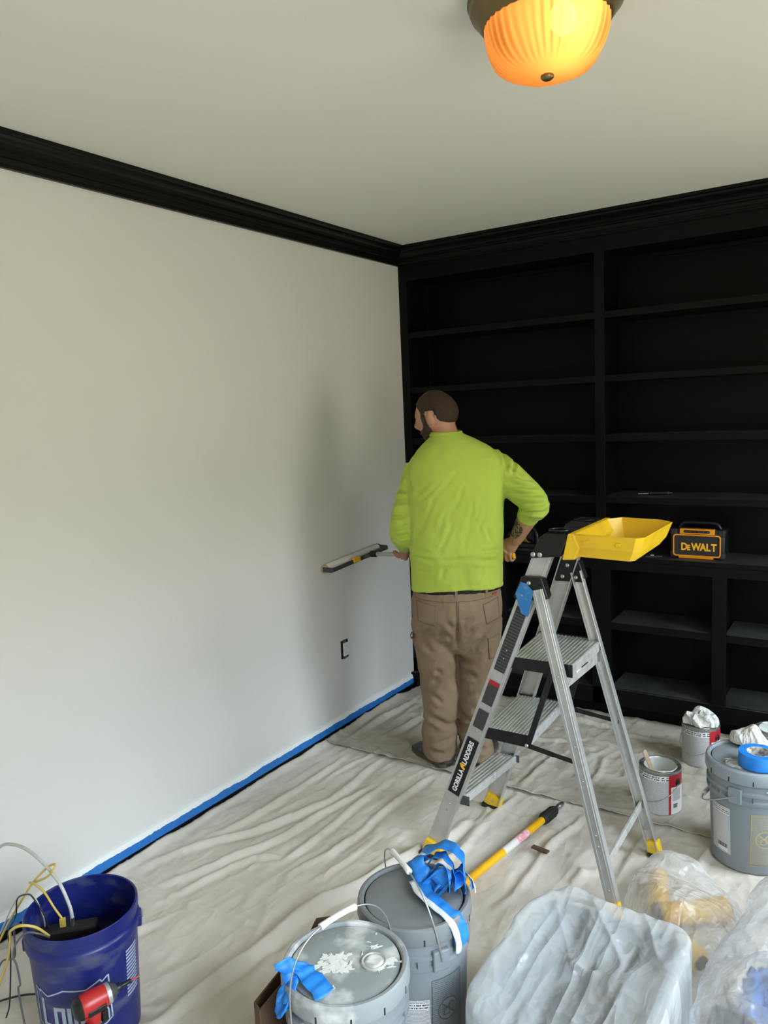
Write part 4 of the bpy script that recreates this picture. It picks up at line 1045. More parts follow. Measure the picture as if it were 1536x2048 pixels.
ribbon(mb, [(1.288, -2.700, 0.440), (1.300, -2.690, 0.415), (1.308, -2.690, 0.396), (1.300, -2.708, 0.372), (1.298, -2.716, 0.340)], 0.045, [(0.5, 0.8, 0.2), (0.5, 0.8, 0.0), (0.7, 0.5, 0.3), (0.6, 0.5, 0.5)])
ribbon(mb, [(1.300, -2.660, 0.415), (1.325, -2.665, 0.404), (1.360, -2.672, 0.396), (1.398, -2.685, 0.390)], 0.052, [(0.5, 0.7, -0.3), (0.3, 0.9, -0.1), (0.2, 0.7, 0.0)])
ribbon(mb, [(1.282, -2.715, 0.352), (1.296, -2.722, 0.335), (1.312, -2.726, 0.342), (1.318, -2.722, 0.362)], 0.036, [(0.2, 0.5, 0.8), (0.5, 0.5, 0.6), (0.3, 0.6, 0.8)])
ribbon(mb, [(1.306, -2.690, 0.402), (1.318, -2.704, 0.392), (1.314, -2.722, 0.360)], 0.030, [(0.8, 0.2, 0.3), (0.8, 0.1, 0.4)])
tape_obj('masking_tape_scrap', mb, M_TAPE, 'crumpled blue tape scrap wrapped on the front bucket\'s handle', (1.31, -2.69, 0.36))

# tape roll + white rag on the right bucket
tr_ = empty('masking_tape_roll', (2.062, -1.045, 0.389), 'roll of blue masking tape on the bucket lid near the bookcase', 'tape')
build('tape_coil', MB().lathe([(0.040, 0), (0.066, 0), (0.0665, 0.004), (0.0665, 0.044), (0.066, 0.048), (0.040, 0.048), (0.040, 0)], (2.062, -1.045, 0.389), 56), M_TAPE, tr_, smooth=40)
build('cardboard_core', MB().lathe([(0.0385, 0.001), (0.0402, 0.001), (0.0402, 0.0485), (0.0385, 0.0485), (0.0385, 0.001)], (2.062, -1.045, 0.389), 56), mat('printed_core', (0.55, 0.52, 0.48), 0.7, noise=(60, (0.2, 0.18, 0.2), 0.5, 0.6)), tr_, smooth=40)
def blob(name, c, r, m, label, cat, seed, amp=0.35, crease=9.0, parent=None, n=40, peak=None, flat=True):
    """crumpled cloth lump resting on z = c[2]"""
    mb = MB(); rs = []
    for i in range(n + 1):
        t = PI * i / n
        ring = []
        for k in range(2 * n):
            a = 2 * PI * k / (2 * n)
            ring.append((math.sin(t) * math.cos(a), math.sin(t) * math.sin(a), -math.cos(t)))
        rs.append(ring)
    V = np.array(rs).reshape(-1, 3)
    u = V[:, 0] * crease / 3 + V[:, 2] * 1.7; v = V[:, 1] * crease / 3 - V[:, 2] * 1.3
    disp = 1 + amp * (0.5 * fbm(u, v, seed) + 0.55 * (np.clip(ridge(u * 1.5 + 0.5 * v, v * 1.1, seed + 3), -0.2, 1) ** 2 - 0.4) + 0.18 * ridge(u * 4, v * 4, seed + 8))
    V = V * disp[:, None] * np.array(r)
    if peak is not None:
        w_ = np.exp(-((V[:, 0] - peak[0]) ** 2 + (V[:, 1] - peak[1]) ** 2) / peak[3] ** 2) * (V[:, 2] > 0); V[:, 2] += w_ * peak[2]
    V[:, 2] += r[2] * 0.55
    if flat: V[:, 2] = np.maximum(V[:, 2], 0.001 + 0.0 * V[:, 2])
    V += np.array(c)
    V = V.reshape(n + 1, 2 * n, 3)
    mb.rings([list(q) for q in V], cap=True)
    return build(name, mb, m, parent=parent, loc=c if parent is None else None, smooth=180, label=label, cat=cat)

# ------------------------------------------------------------------ gallon paint cans
def paint_can(loc, label, lab_ang, open_top, face_ang):
    c = np.array((*loc, 0.006)); r, h = 0.082, 0.186
    o = empty('paint_can', tuple(c), label, 'paint can', 'gallon paint cans by the bookcase')
    build('can_body', MB().lathe([(0.001, 0.002), (r - 0.003, 0.002), (r, 0.0), (r + 0.0012, 0.003), (r, 0.007), (r, h - 0.007), (r + 0.0012, h - 0.003), (r + 0.001, h), (r - 0.002, h + 0.002), (r - 0.009, h + 0.001), (r - 0.011, h - 0.003),
                                   (r - 0.013, h - 0.003), (r - 0.015, h + 0.0005), (r - 0.017, h - 0.001)] + ([(r - 0.014, h - 0.010), (r - 0.003, h - 0.020), (r - 0.003, 0.10), (0.001, 0.10)] if open_top else [(0.03, h - 0.004), (0.001, h - 0.004)]), c, 64), M_TIN, o, smooth=30)
    if open_top:
        build('wet_paint', MB().lathe([(r - 0.018, h + 0.0008), (r - 0.0145, h - 0.010), (r - 0.0036, h - 0.021), (r - 0.0036, 0.115), (0.04, 0.113), (0.001, 0.113)], c, 64), M_PAINT, o, smooth=60)
    def band(ang, w, z0, z1, m, nm, lift):
        return build(nm, wrap_patch(c, r, r, h, ang, w, z0, z1, lift, 40), m, o, smooth=180)
    band(face_ang, 2 * PI * r * 0.62, 0.010, h - 0.012, M_CANPRINT, 'paper_label', 0.0006)
    band(face_ang, 2 * PI * r * 0.62, h - 0.036, h - 0.013, M_CANPICT, 'pictogram_strip', 0.0010)
    band(face_ang + 0.74, 0.010, 0.010, h - 0.012, M_REDP, 'red_stripe', 0.0012)
    band(face_ang + 1.25, 0.075, 0.010, h - 0.010, M_WHITE, 'white_panel', 0.0009)
    band(face_ang + 1.25, 0.075, 0.125, h - 0.010, M_REDP, 'red_panel', 0.0013)
    band(face_ang + 1.05, 0.022, 0.022, 0.055, M_BARCODE, 'barcode', 0.0016)
    band(face_ang + 1.15, 0.045, 0.066, 0.118, M_PRINT, 'text_panel', 0.0013)
    a = face_ang + 1.2
    ea = c + np.array(((r + 0.002) * math.cos(a), (r + 0.002) * math.sin(a), 0.142))
    R3 = np.array(((math.cos(a), -math.sin(a), 0), (math.sin(a), math.cos(a), 0), (0, 0, 1)))
    build('handle_ear', MB().sphere(ea, (0.006, 0.013, 0.016), 14, 8, R3), M_BLKPL, o, smooth=180)
    pts = []
    for k in range(25):
        t = k / 24
        aa = a - PI * t
        rr = r + 0.006 + 0.004 * math.sin(PI * t)
        pts.append(c + np.array((rr * math.cos(aa), rr * math.sin(aa), 0.142 - 0.082 * math.sin(PI * t) ** 0.8)))
    build('bail_wire', MB().tube(pts, 0.0015, 8), M_WIRE, o, smooth=60)
    return o
c1 = paint_can((1.664, -0.79), 'open paint can with a wooden stir stick standing in it', 0, True, R_(-92))
c2 = paint_can((1.722, -0.28), 'closed paint can topped with a crumpled white rag', 0, False, R_(-92))
c3 = paint_can((2.018, -0.20), 'open white-streaked paint can behind the tape-roll bucket', 0, True, R_(-60))
st = empty('stir_stick', (1.625, -0.80, 0.13), 'pale wooden stir stick leaning in the open paint can', 'stir stick')
build('blade', MB().bar((1.638, -0.775, 0.130), (1.612, -0.829, 0.250), 0.022, 0.004, up=(0.9, -0.43, 0)), M_WOOD, st, smooth=0, bevel=0.0015)
build('rounded_tip', MB().lathe([(0.0001, -0.002), (0.011, -0.002), (0.011, 0.002), (0.0001, 0.002)], (1.612, -0.829, 0.250), 20, R=np.array(((0.43, -0.20, 0.88), (0.89, -0.02, -0.45), (0.0, 0.97, 0.2)))), M_WOOD, st, smooth=40)

# ------------------------------------------------------------------ yellow extension pole and chip on the cloth
ep = empty('extension_pole', (1.24, -1.4, 0.0), 'yellow extension pole lying on the drop cloth below the ladder', 'pole')
A, B = np.array((1.165, -2.005, 0.024)), np.array((1.318, -0.985, 0.026))
dv = (B - A) / np.linalg.norm(B - A); LN = np.linalg.norm(B - A)
def pp(t): return A + dv * t
build('tube', MB().tube([pp(0), pp(LN - 0.165)], 0.0145, 20), M_YELP, ep)
build('white_sleeve', MB().tube([pp(LN - 0.455), pp(LN - 0.365)], 0.0148, 20), mat('white_label', (0.66, 0.64, 0.60), 0.6), ep)
build('pink_sleeve', MB().tube([pp(LN - 0.365), pp(LN - 0.285)], 0.0148, 20), M_PINK, ep)
mb = MB().tube([pp(LN - 0.170), pp(LN - 0.160), pp(LN - 0.075), pp(LN - 0.062)], [0.018, 0.022, 0.020, 0.014], 20)
col_ = build('twist_lock', mb, M_RUB, ep, smooth=40)
mb = MB()
s_ = np.cross(dv, (0, 0, 1)); u_ = np.cross(s_, dv)
for k in range(12):
    a = 2 * PI * k / 12
    o_ = (s_ * math.cos(a) + u_ * math.sin(a)) * 0.0212
    mb.bar(pp(LN - 0.155) + o_, pp(LN - 0.085) + o_ * 0.95, 0.004, 0.004)
build('grip_ribs', mb, M_RUB, col_, smooth=0)
build('metal_tip', MB().tube([pp(LN - 0.062), pp(LN - 0.04), pp(LN - 0.036), pp(LN - 0.012), pp(LN)], [0.010, 0.010, 0.012, 0.011, 0.007], 16), M_STEEL, ep, smooth=40)
build('wood_chip', MB().bar((1.326, -1.336, 0.019), (1.394, -1.347, 0.020), 0.022, 0.007), M_BROWN, loc=(1.36, -1.34, 0.004), smooth=0, bevel=0.0015, label='small brown wood chip on the cloth beside the yellow pole', cat='wood chip')

# cardboard carton standing behind the front buckets
cb = empty('cardboard_carton', (1.215, -2.47, 0), 'dark brown open cardboard carton wedged behind the grey buckets', 'carton')
for lo, hi in (((1.165, -2.74, 0.004), (1.169, -2.42, 0.245)),):
    pass
def wallbox(a, b, z0, z1, t=0.004):
    return MB().bar((a[0], a[1], (z0 + z1) / 2), (b[0], b[1], (z0 + z1) / 2), t, z1 - z0)
q0, q1, q2, q3 = (1.195, -2.705), (1.150, -2.420), (1.183, -2.395), (1.222, -2.715)
for a, b in ((q0, q1), (q1, q2), (q2, q3), (q3, q0)): build('side', wallbox(a, b, 0.006, 0.30), M_BROWN, cb, smooth=0)
build('flap', MB().add([(1.153, -2.44, 0.30), (1.181, -2.405, 0.30), (1.206, -2.395, 0.335), (1.168, -2.43, 0.335), (1.153, -2.44, 0.304), (1.181, -2.405, 0.304), (1.206, -2.395, 0.339), (1.168, -2.43, 0.339)], [(0, 1, 2, 3), (7, 6, 5, 4), (0, 4, 5, 1), (1, 5, 6, 2), (2, 6, 7, 3), (3, 7, 4, 0)]), M_BROWN, cb, smooth=0)

# ------------------------------------------------------------------ blue bucket with cables
BC = np.array((0.602, -2.748, 0.0))
bb = empty('blue_bucket', tuple(BC), 'open dark blue bucket with white lettering beside the left wall', 'bucket')
rb, rt, h = 0.128, 0.1435, 0.372
prof = [(0.001, 0.004), (rb - 0.006, 0.004), (rb, 0.012), (0.1408, 0.298), (0.1470, 0.302), (0.1490, 0.308), (0.1490, 0.322), (0.1470, 0.327), (0.1425, 0.331), (0.1425, 0.347), (0.1470, 0.350), (0.1480, 0.356), (0.1475, 0.372), (0.1450, 0.3745), (0.1420, 0.372), (0.1395, 0.30), (0.1260, 0.014), (0.001, 0.012)]
build('pail', MB().lathe(prof, BC, 84), M_BLUEB, bb, smooth=30)
M_LOGO = mat('pale_blue_print', (0.36, 0.42, 0.52), 0.5, noise=(30, (0.22, 0.26, 0.36), 0.55, 0.75))
LA = R_(-55)
mb = MB()
house = [(-0.105, 0.062), (-0.086, 0.052), (-0.088, 0.060), (-0.060, 0.046), (-0.012, 0.068), (0.045, 0.062), (0.082, 0.078), (0.086, 0.070), (0.104, 0.082), (0.104, -0.045), (0.085, -0.056), (0.0, -0.066), (-0.085, -0.056), (-0.105, -0.045), (-0.105, 0.062)]
V, F = stroke2d(dense(house, 8), 0.0042)
m2_ = wrap_flat(V, F, BC, 0.1275, 0.1442, h, LA, 0.160, 0.0008); mb.add(m2_.v, m2_.f)
def lett(ch, sz, x, xs=1.0):
    V, F = text_mesh(ch, sz, 0.0030, 0.0, xs, 'LEFT')
    V[:, 1] -= V[:, 1].min(); V[:, 0] -= V[:, 0].min()
    m = wrap_flat([(p[0] + x, p[1] - 0.046) for p in V], F, BC, 0.1275, 0.1442, h, LA, 0.160, 0.0008); mb.add(m.v, m.f)
def polyl(polys):
    for q in polys:
        V, F = stroke2d(dense(q, 5), 0.0105); m = wrap_flat(V, F, BC, 0.1275, 0.1442, h, LA, 0.160, 0.0008); mb.add(m.v, m.f)
# block letters: L O W E S
bz = -0.044
polyl([[(-0.080, 0.036), (-0.080, bz)], [(-0.0852, bz + 0.003), (-0.052, bz + 0.003)],
       [(-0.040, 0.014), (-0.040, bz)], [(-0.0452, 0.012), (-0.0122, 0.012)], [(-0.0175, 0.014), (-0.0175, bz)], [(-0.0452, bz + 0.003), (-0.0122, bz + 0.003)],
       [(-0.002, 0.017), (-0.002, bz)], [(0.0135, 0.010), (0.0135, bz)], [(0.029, 0.017), (0.029, bz)], [(-0.007, bz + 0.003), (0.034, bz + 0.003)],
       [(0.044, 0.017), (0.044, bz)], [(0.040, 0.012), (0.064, 0.012)], [(0.040, -0.016), (0.060, -0.016)], [(0.040, bz + 0.003), (0.064, bz + 0.003)],
       [(0.072, 0.012), (0.096, 0.012)], [(0.076, 0.014), (0.076, -0.014)], [(0.072, -0.016), (0.096, -0.016)], [(0.092, -0.016), (0.092, bz)], [(0.072, bz + 0.003), (0.096, bz + 0.003)], [(0.067, 0.036), (0.067, 0.022)]])
build('logo_print', mb, M_LOGO, bb, smooth=180)
build('warning_print', wrap_patch(BC, 0.1275, 0.1442, h, R_(22), 0.05, 0.13, 0.27, 0.0008), print_mat('pale_warning_print', (0.02, 0.035, 0.20), (0.36, 0.40, 0.46), 14, 0.6), bb, smooth=180)
build('bail_wire', MB().tube(bail(BC, R_(50), R_(105), 0.165, 0.155, 0.300), 0.002, 8), M_WIRE, bb, smooth=60)
for a in (R_(50), R_(230)):
    R3 = np.array(((math.cos(a), -math.sin(a), 0), (math.sin(a), math.cos(a), 0), (0, 0, 1)))
    build('handle_ear', MB().box(BC + np.array((0.146 * math.cos(a), 0.146 * math.sin(a), 0.304)), (0.014, 0.040, 0.034), R3), M_BLUEB, bb, smooth=0, bevel=0.004)

ad = empty('cable_modem', (0.527, -2.750, 0.014), 'black modem box standing in the blue bucket', 'modem')
dA = np.array((0.70, 0.71, 0)); dA /= np.linalg.norm(dA); nA = np.array((-dA[1], dA[0], 0))
RA = np.array((dA, nA, (0, 0, 1.0))).T
MC = np.array((0.532, -2.755, 0.0))
build('case', MB().box(MC + np.array((0, 0, 0.1535)), (0.165, 0.045, 0.278), RA), mat('textured_black_plastic', (0.012, 0.012, 0.013), 0.6, bump=(240, 0.5, 0.002)), ad, smooth=0, bevel=0.006)
def port(t, n0=0.0): return MC + np.array((0, 0, 0.2925)) + dA * t + nA * n0
build('port_plug', MB().box(port(-0.008) + np.array((0, 0, 0.012)), (0.016, 0.010, 0.026), RA), M_YCAB, ad, smooth=0, bevel=0.002)
build('coax_connector', MB().tube([port(0.018), port(0.018) + np.array((0, 0, 0.022))], 0.006, 10), M_STEEL, ad)

def cable(name, pts, r, m, label, n=10):
    build(name, MB().tube(catmull(pts, n), r, 8), m, loc=tuple(pts[0]), smooth=180, label=label, cat='cable')
cable('coaxial_cable', [tuple(port(0.018) + np.array((0, 0, 0.018))), (0.540, -2.743, 0.345), (0.514, -2.747, 0.402), (0.475, -2.745, 0.425), (0.438, -2.745, 0.444), (0.372, -2.745, 0.462), (0.296, -2.745, 0.461), (0.212, -2.745, 0.43), (0.13, -2.76, 0.34), (0.06, -2.79, 0.14), (0.045, -2.82, 0.02)], 0.0050, M_COAX, 'thick white coaxial cable arching out of the blue bucket')
cable('network_cable', [tuple(port(-0.008) + np.array((0, 0, 0.022))), (0.505, -2.768, 0.345), (0.472, -2.774, 0.386), (0.430, -2.776, 0.398), (0.398, -2.770, 0.388), (0.408, -2.764, 0.388), (0.460, -2.755, 0.416), (0.488, -2.750, 0.444), (0.482, -2.738, 0.452), (0.455, -2.742, 0.440), (0.409, -2.76, 0.394), (0.369, -2.78, 0.334), (0.335, -2.82, 0.255), (0.33, -2.88, 0.16), (0.33, -2.93, 0.016)], 0.0032, M_YCAB, 'pale yellow network cable looped around the white coaxial cable')
cable('network_cable', [(0.580, -2.835, 0.330), (0.574, -2.866, 0.372), (0.552, -2.894, 0.386), (0.512, -2.900, 0.360), (0.478, -2.885, 0.315), (0.423, -2.870, 0.223), (0.369, -2.870, 0.133), (0.31, -2.88, 0.03), (0.27, -2.90, 0.012)], 0.0036, M_YCAB, 'bright yellow cable hanging over the bucket\'s left rim')
cable('power_cable', [tuple(port(-0.045)), (0.505, -2.800, 0.345), (0.484, -2.812, 0.392), (0.446, -2.805, 0.388), (0.379, -2.80, 0.350), (0.361, -2.80, 0.293), (0.314, -2.80, 0.230), (0.335, -2.815, 0.216), (0.365, -2.83, 0.19), (0.37, -2.85, 0.06), (0.36, -2.86, 0.012)], 0.0022, M_BCAB, 'thin black power cable kinked over the bucket\'s far rim')
cable('thin_white_cable', [tuple(port(-0.058, 0.012)), (0.492, -2.795, 0.33), (0.470, -2.798, 0.376), (0.42, -2.795, 0.375), (0.35, -2.78, 0.335), (0.26, -2.76, 0.25), (0.14, -2.75, 0.10), (0.06, -2.74, 0.015)], 0.0020, M_COAX, 'thin white cable trailing toward the wall from the bucket')
cable('power_cable', [(0.606, -2.850, 0.345), (0.612, -2.882, 0.378), (0.590, -2.902, 0.384), (0.553, -2.912, 0.345), (0.540, -2.915, 0.308), (0.552, -2.915, 0.285), (0.540, -2.905, 0.222), (0.515, -2.898, 0.195), (0.512, -2.895, 0.150), (0.515, -2.890, 0.06), (0.52, -2.885, 0.012)], 0.0026, M_GCAB, 'dark grey cable hanging down the bucket\'s left side')
cable('adapter_lead', [(0.55, -2.845, 0.34), (0.535, -2.885, 0.378), (0.505, -2.885, 0.36), (0.45, -2.86, 0.27), (0.40, -2.84, 0.20), (0.30, -2.82, 0.14), (0.22, -2.80, 0.06), (0.16, -2.78, 0.012), (0.10, -2.76, 0.010)], 0.0026, M_GCAB, 'grey adapter lead running down toward the wall')
cable('floor_cord', [(0.47, -2.72, 0.012), (0.40, -2.735, 0.012), (0.33, -2.775, 0.012), (0.29, -2.82, 0.012), (0.27, -2.86, 0.012)], 0.003, M_BCAB, 'short black cord lying on the cloth left of the bucket')

# ------------------------------------------------------------------ red impact driver in front of the blue bucket
dr = empty('impact_driver', (0.80, -2.90, 0.0), 'red cordless impact driver with a screwdriver bit by the blue bucket', 'power tool')
C0 = np.array((0.776, -2.848, 0.232)); ax = np.array((0.30, 0.95, 0.05)); ax /= np.linalg.norm(ax)
def dp(t, dz=0.0): return C0 + ax * (t * 0.70 + 0.002) + np.array((0, 0, dz))
build('motor_housing', MB().tube([dp(-0.060), dp(-0.052), dp(-0.02), dp(0.03), dp(0.042)], [(0.027, 0.025), (0.030, 0.028), (0.031, 0.029), (0.028, 0.027), (0.027, 0.026)], 24), M_RED, dr, smooth=50)
build('rear_cap', MB().tube([dp(-0.078), dp(-0.070), dp(-0.052)], [(0.019, 0.017), (0.027, 0.025), (0.0313, 0.0293)], 24), M_BLKPL, dr, smooth=50)
build('nose_ring', MB().tube([dp(0.038), dp(0.052)], [0.0275, 0.0262], 24), M_ALU, dr, smooth=50)
build('nose_cone', MB().tube([dp(0.050), dp(0.058), dp(0.072), dp(0.078)], [0.0258, 0.0245, 0.015, 0.012], 24), M_DGREY, dr, smooth=40)
build('collet', MB().tube([dp(0.076), dp(0.090)], 0.011, 18), M_BLKPL, dr, smooth=40)
build('bit_holder', MB().tube([dp(0.088), dp(0.094), dp(0.130), dp(0.134)], [0.004, 0.0058, 0.0058, 0.004], 12), M_BLKPL, dr, smooth=40)
build('screwdriver_bit', MB().tube([dp(0.132), dp(0.150), dp(0.152), dp(0.162)], [0.0028, 0.0024, 0.0032, 0.0016], 8), mat('red_bit_sleeve', (0.45, 0.05, 0.04), 0.35, metal=0.4), dr, smooth=40)
build('bit_tip', MB().tube([dp(0.160), dp(0.168)], [0.0030, 0.0012], 8), M_STEEL, dr)
hb_ = dp(-0.012)
build('handle', MB().tube([hb_ + np.array((0, 0, -0.02)), hb_ + np.array((0.0, -0.004, -0.07)), hb_ + np.array((-0.004, -0.014, -0.13)), hb_ + np.array((-0.004, -0.014, -0.155))], [(0.024, 0.020), (0.020, 0.0165), (0.021, 0.017), (0.028, 0.024)], 20), M_RED, dr, smooth=50)
build('grip_pad', MB().tube([hb_ + np.array((0.010, -0.022, -0.045)), hb_ + np.array((0.008, -0.026, -0.09)), hb_ + np.array((0.006, -0.030, -0.125))], [(0.014, 0.013), (0.013, 0.012), (0.013, 0.012)], 16), M_RUB, dr, smooth=60)
build('trigger', MB().box(hb_ + np.array((0.008, 0.026, -0.052)), (0.014, 0.018, 0.032)), M_BLKPL, dr, smooth=0, bevel=0.004)
RB = np.array((np.cross(ax, (0, 0, 1)), ax, (0, 0, 1.0))).T
build('side_panel', MB().box(dp(-0.006, -0.010) + np.cross(ax, (0, 0, 1)) * 0.027, (0.006, 0.046, 0.016), RB), M_BLKPL, dr, smooth=0, bevel=0.003)
build('battery', MB().box(np.array((0.775, -2.868, 0.037)), (0.078, 0.118, 0.062), RB), M_BLKPL, dr, smooth=0, bevel=0.008)
build('battery_stripe', MB().box(np.array((0.775, -2.868, 0.070)), (0.072, 0.108, 0.006), RB), M_RED, dr, smooth=0, bevel=0.002)

# ------------------------------------------------------------------ plastic bags and what they cover
def bag(name, c, rfun, hfun, p, q, m, label, seed, amp=0.010, na=220, nr=110, aniso=(10, 3, 0.3), fine=0.35, sag=0.0, skirt=0.0, boxy=None, low=0.9, cat='plastic bag', z0=0.0):
    th = np.linspace(0, 2 * PI, na, endpoint=False); s = np.linspace(0.0, 1, nr)
    T, S_ = np.meshgrid(th, s, indexing='ij')
    rr = rfun(T); t = S_ * PI / 2
    rad = rr * np.sin(t) ** p * (1 + skirt * np.clip((S_ - 0.9) / 0.1, 0, 1))
    if boxy is not None:
        rt_ = boxy(T); k_ = np.clip((S_ - 0.56) / 0.44, 0, 1)
        rad = np.where(S_ < 0.56, rt_ * S_ / 0.56, rt_ + (rr - rt_) * k_ ** 0.8)
    X = rad * np.cos(T); Y = rad * np.sin(T)
    hh = hfun(X, Y, T)
    Z = hh * np.cos(t) ** q - sag * np.clip(1 - (S_ / 0.55) ** 2, 0, 1)
    if boxy is not None:
        Z = hh * (1 - np.clip((S_ - 0.53) / 0.47, 0, 1) ** 1.5) - sag * np.clip(1 - (S_ / 0.52) ** 2, 0, 1)
    P = np.stack([X, Y, Z], -1)
    dT = np.roll(P, -1, 0) - np.roll(P, 1, 0); dS = np.gradient(P, axis=1)
    N = np.cross(dS, dT); N /= (np.linalg.norm(N, axis=-1, keepdims=True) + 1e-9)
    if N[:, nr // 3, 2].mean() < 0: N = -N
    ca, sa = math.cos(aniso[2]), math.sin(aniso[2])
    A_ = X * ca + Y * sa + 0.35 * Z; B_ = -X * sa + Y * ca - 0.25 * Z
    wA = A_ + 0.04 * vnoise(A_ * 6, B_ * 6, seed + 40); wB = B_ + 0.05 * vnoise(A_ * 5, B_ * 5, seed + 41)
    r1 = np.clip(ridge(wA * aniso[0], wB * aniso[1], seed), -0.3, 1)
    r2 = np.clip(ridge(wA * aniso[0] * 2.3 + wB * 3, wB * aniso[1] * 2.1, seed + 5), -0.3, 1)
    r3 = ridge(wA * 34 + wB * 9, wB * 26 - wA * 7, seed + 9)
    lowf = fbm(X * 7, Y * 7 + Z * 5, seed + 13, 2)
    sh_ = lambda v: np.clip(v, 0, 1) ** 2.2
    cr1 = ridge(wA * aniso[0] * 0.6, wB * aniso[1] * 0.8, seed); cr2 = ridge(wA * aniso[0] * 1.1 + wB * 2, wB * aniso[1] * 1.7 - wA, seed + 5)
    cr3 = ridge(wA * 13 - wB * 6, wB * 12 + wA * 5, seed + 23); cr4 = ridge(wA * 31 + wB * 9, wB * 24 - wA * 11, seed + 9)
    D = amp * (1.5 * cr1 + 0.85 * cr2 + 0.55 * fine * cr3 + 0.28 * fine * cr4 + low * lowf)
    P = P + N * D[..., None] * np.clip(0.35 + S_ * 3, 0, 1)[..., None]
    P[..., 2] = np.maximum(P[..., 2], 0.003)
    P[:, -1, 2] = 0.004
    P += np.array((c[0], c[1], 0.004 + z0))
    mb = MB(); na_ = na
    V = np.transpose(P, (1, 0, 2))
    mb.rings([list(r_) for r_ in V[1:]], cap=False)
    top = len(mb.v); mb.v.append(tuple(V[0].mean(0))); mb.f += [(top, k, (k + 1) % na_) for k in range(na_)]
    return build(name, mb, m, loc=(c[0], c[1], z0), smooth=180, label=label, cat=cat)

def superell(a, b, e):
    return lambda T: (np.abs(np.cos(T) / a) ** e + np.abs(np.sin(T) / b) ** e) ** (-1 / e)
# wide roller bucket under the big bag
rbk = empty('roller_tub', (1.81, -2.165, 0.0), 'wide grey roller tub covered by the big frosted bag', 'tub')
mb = MB()
def rr2(x0, x1, y0, y1, r, z): return [(x, y, z) for x, y in rrect(x0, x1, y0, y1, r, 6)]
mb.rings([rr2(1.665, 1.955, -2.385, -1.945, 0.04, 0.008), rr2(1.628, 1.988, -2.422, -1.912, 0.045, 0.225), rr2(1.618, 1.998, -2.432, -1.902, 0.048, 0.226), rr2(1.618, 1.998, -2.432, -1.902, 0.048, 0.240), rr2(1.632, 1.984, -2.418, -1.916, 0.042, 0.240), rr2(1.672, 1.948, -2.378, -1.952, 0.036, 0.014)])
build('tub_shell', mb, M_GREY, rbk, smooth=40)
build('tub_handle', MB().tube(catmull([(1.66, -1.908, 0.236), (1.68, -1.895, 0.250), (1.76, -1.892, 0.252), (1.80, -1.903, 0.242)], 6), 0.006, 10), M_STEEL, rbk)
bag('plastic_bag', (1.81, -2.167), superell(0.232, 0.310, 3.6), lambda X, Y, T: 0.270 + 0.010 * np.cos(T * 2 + 0.5) + 0 * X, 0.42, 0.50, M_BAG, 'large frosted plastic bag draped over the grey roller tub', 51, 0.0070, 360, 200, (15, 1.5, 0.34), 0.6, 0.022, boxy=superell(0.210, 0.286, 5.5), low=0.45)
bag('white_rag', (2.008, -0.872), superell(0.062, 0.044, 2.2), lambda X, Y, T: 0.036 + 0.034 * np.exp(-((X - 0.012) ** 2 + Y ** 2) / 0.0007), 0.7, 0.8, M_RAG, 'white crumpled rag behind the tape roll on the bucket lid', 21, 0.006, 120, 60, (34, 12, 0.5), 0.4, cat='rag', z0=0.386)
bag('rag', (1.716, -0.285), superell(0.066, 0.060, 2.2), lambda X, Y, T: 0.050 + 0.030 * np.exp(-((X - 0.008) ** 2 + (Y - 0.006) ** 2) / 0.0012), 0.62, 0.75, M_RAG, 'crumpled white rag lying on top of the closed can', 35, 0.010, 150, 70, (36, 16, 0.9), 0.4, cat='rag', z0=0.190)
# small bag with roller covers
def poly_r(poly, c):
    P_ = np.array(poly) - np.array(c); ang = np.arctan2(P_[:, 1], P_[:, 0]); R__ = np.hypot(P_[:, 0], P_[:, 1])
    o_ = np.argsort(ang); ang = ang[o_]; R__ = R__[o_]
    return lambda T: np.interp((T + PI) % (2 * PI) - PI, np.concatenate(([ang[-1] - 2 * PI], ang, [ang[0] + 2 * PI])), np.concatenate(([R__[-1]], R__, [R__[0]])))
c_ = (1.905, -1.50)
bag('plastic_bag', c_, poly_r([(1.745, -1.50), (1.765, -1.33), (1.800, -1.235), (1.915, -1.272), (2.035, -1.352), (2.075, -1.48), (2.06, -1.62), (2.055, -1.78), (1.95, -1.70), (1.82, -1.60)], c_),
    lambda X, Y, T: 0.085 + 0.045 * np.exp(-((X + 0.01) ** 2 + (Y + 0.05) ** 2) / 0.012) + 0.020 * np.exp(-((X + 0.08) ** 2 + (Y - 0.17) ** 2) / 0.006), 0.62, 0.7, M_BAG2, 'small clear plastic bag of yellow roller covers', 77, 0.016, 240, 120, (8, 3, 0.9), 0.5)
def roller_cover(a, b, r, label):
    a = np.array(a); b = np.array(b); d_ = (b - a) / np.linalg.norm(b - a)
    o = empty('roller_cover', tuple(a * [1, 1, 0]), label, 'roller cover', 'roller covers in the small bag')
    build('nap', MB().tube([a, a + d_ * 0.006, b - d_ * 0.006, b], [r - 0.006, r, r, r - 0.006], 24), M_NAP, o, smooth=60)
    build('core', MB().tube([a - d_ * 0.004, b + d_ * 0.004], r - 0.013, 20), M_BEIGE, o)
    for e_, s_ in ((a, -1), (b, 1)):
        build('core_ring', MB().tube([e_ + d_ * s_ * 0.004, e_ + d_ * s_ * 0.006], r - 0.012, 20), M_BLKPL, o)
roller_cover((1.850, -1.545, 0.045), (2.025, -1.405, 0.045), 0.036, 'thick yellow roller cover lying across the small bag')
roller_cover((1.790, -1.330, 0.040), (1.830, -1.505, 0.040), 0.033, 'yellow roller cover at the small bag\'s left end')
roller_cover((1.900, -1.625, 0.042), (2.000, -1.700, 0.042), 0.034, 'short yellow roller cover nearest the large frosted bag')
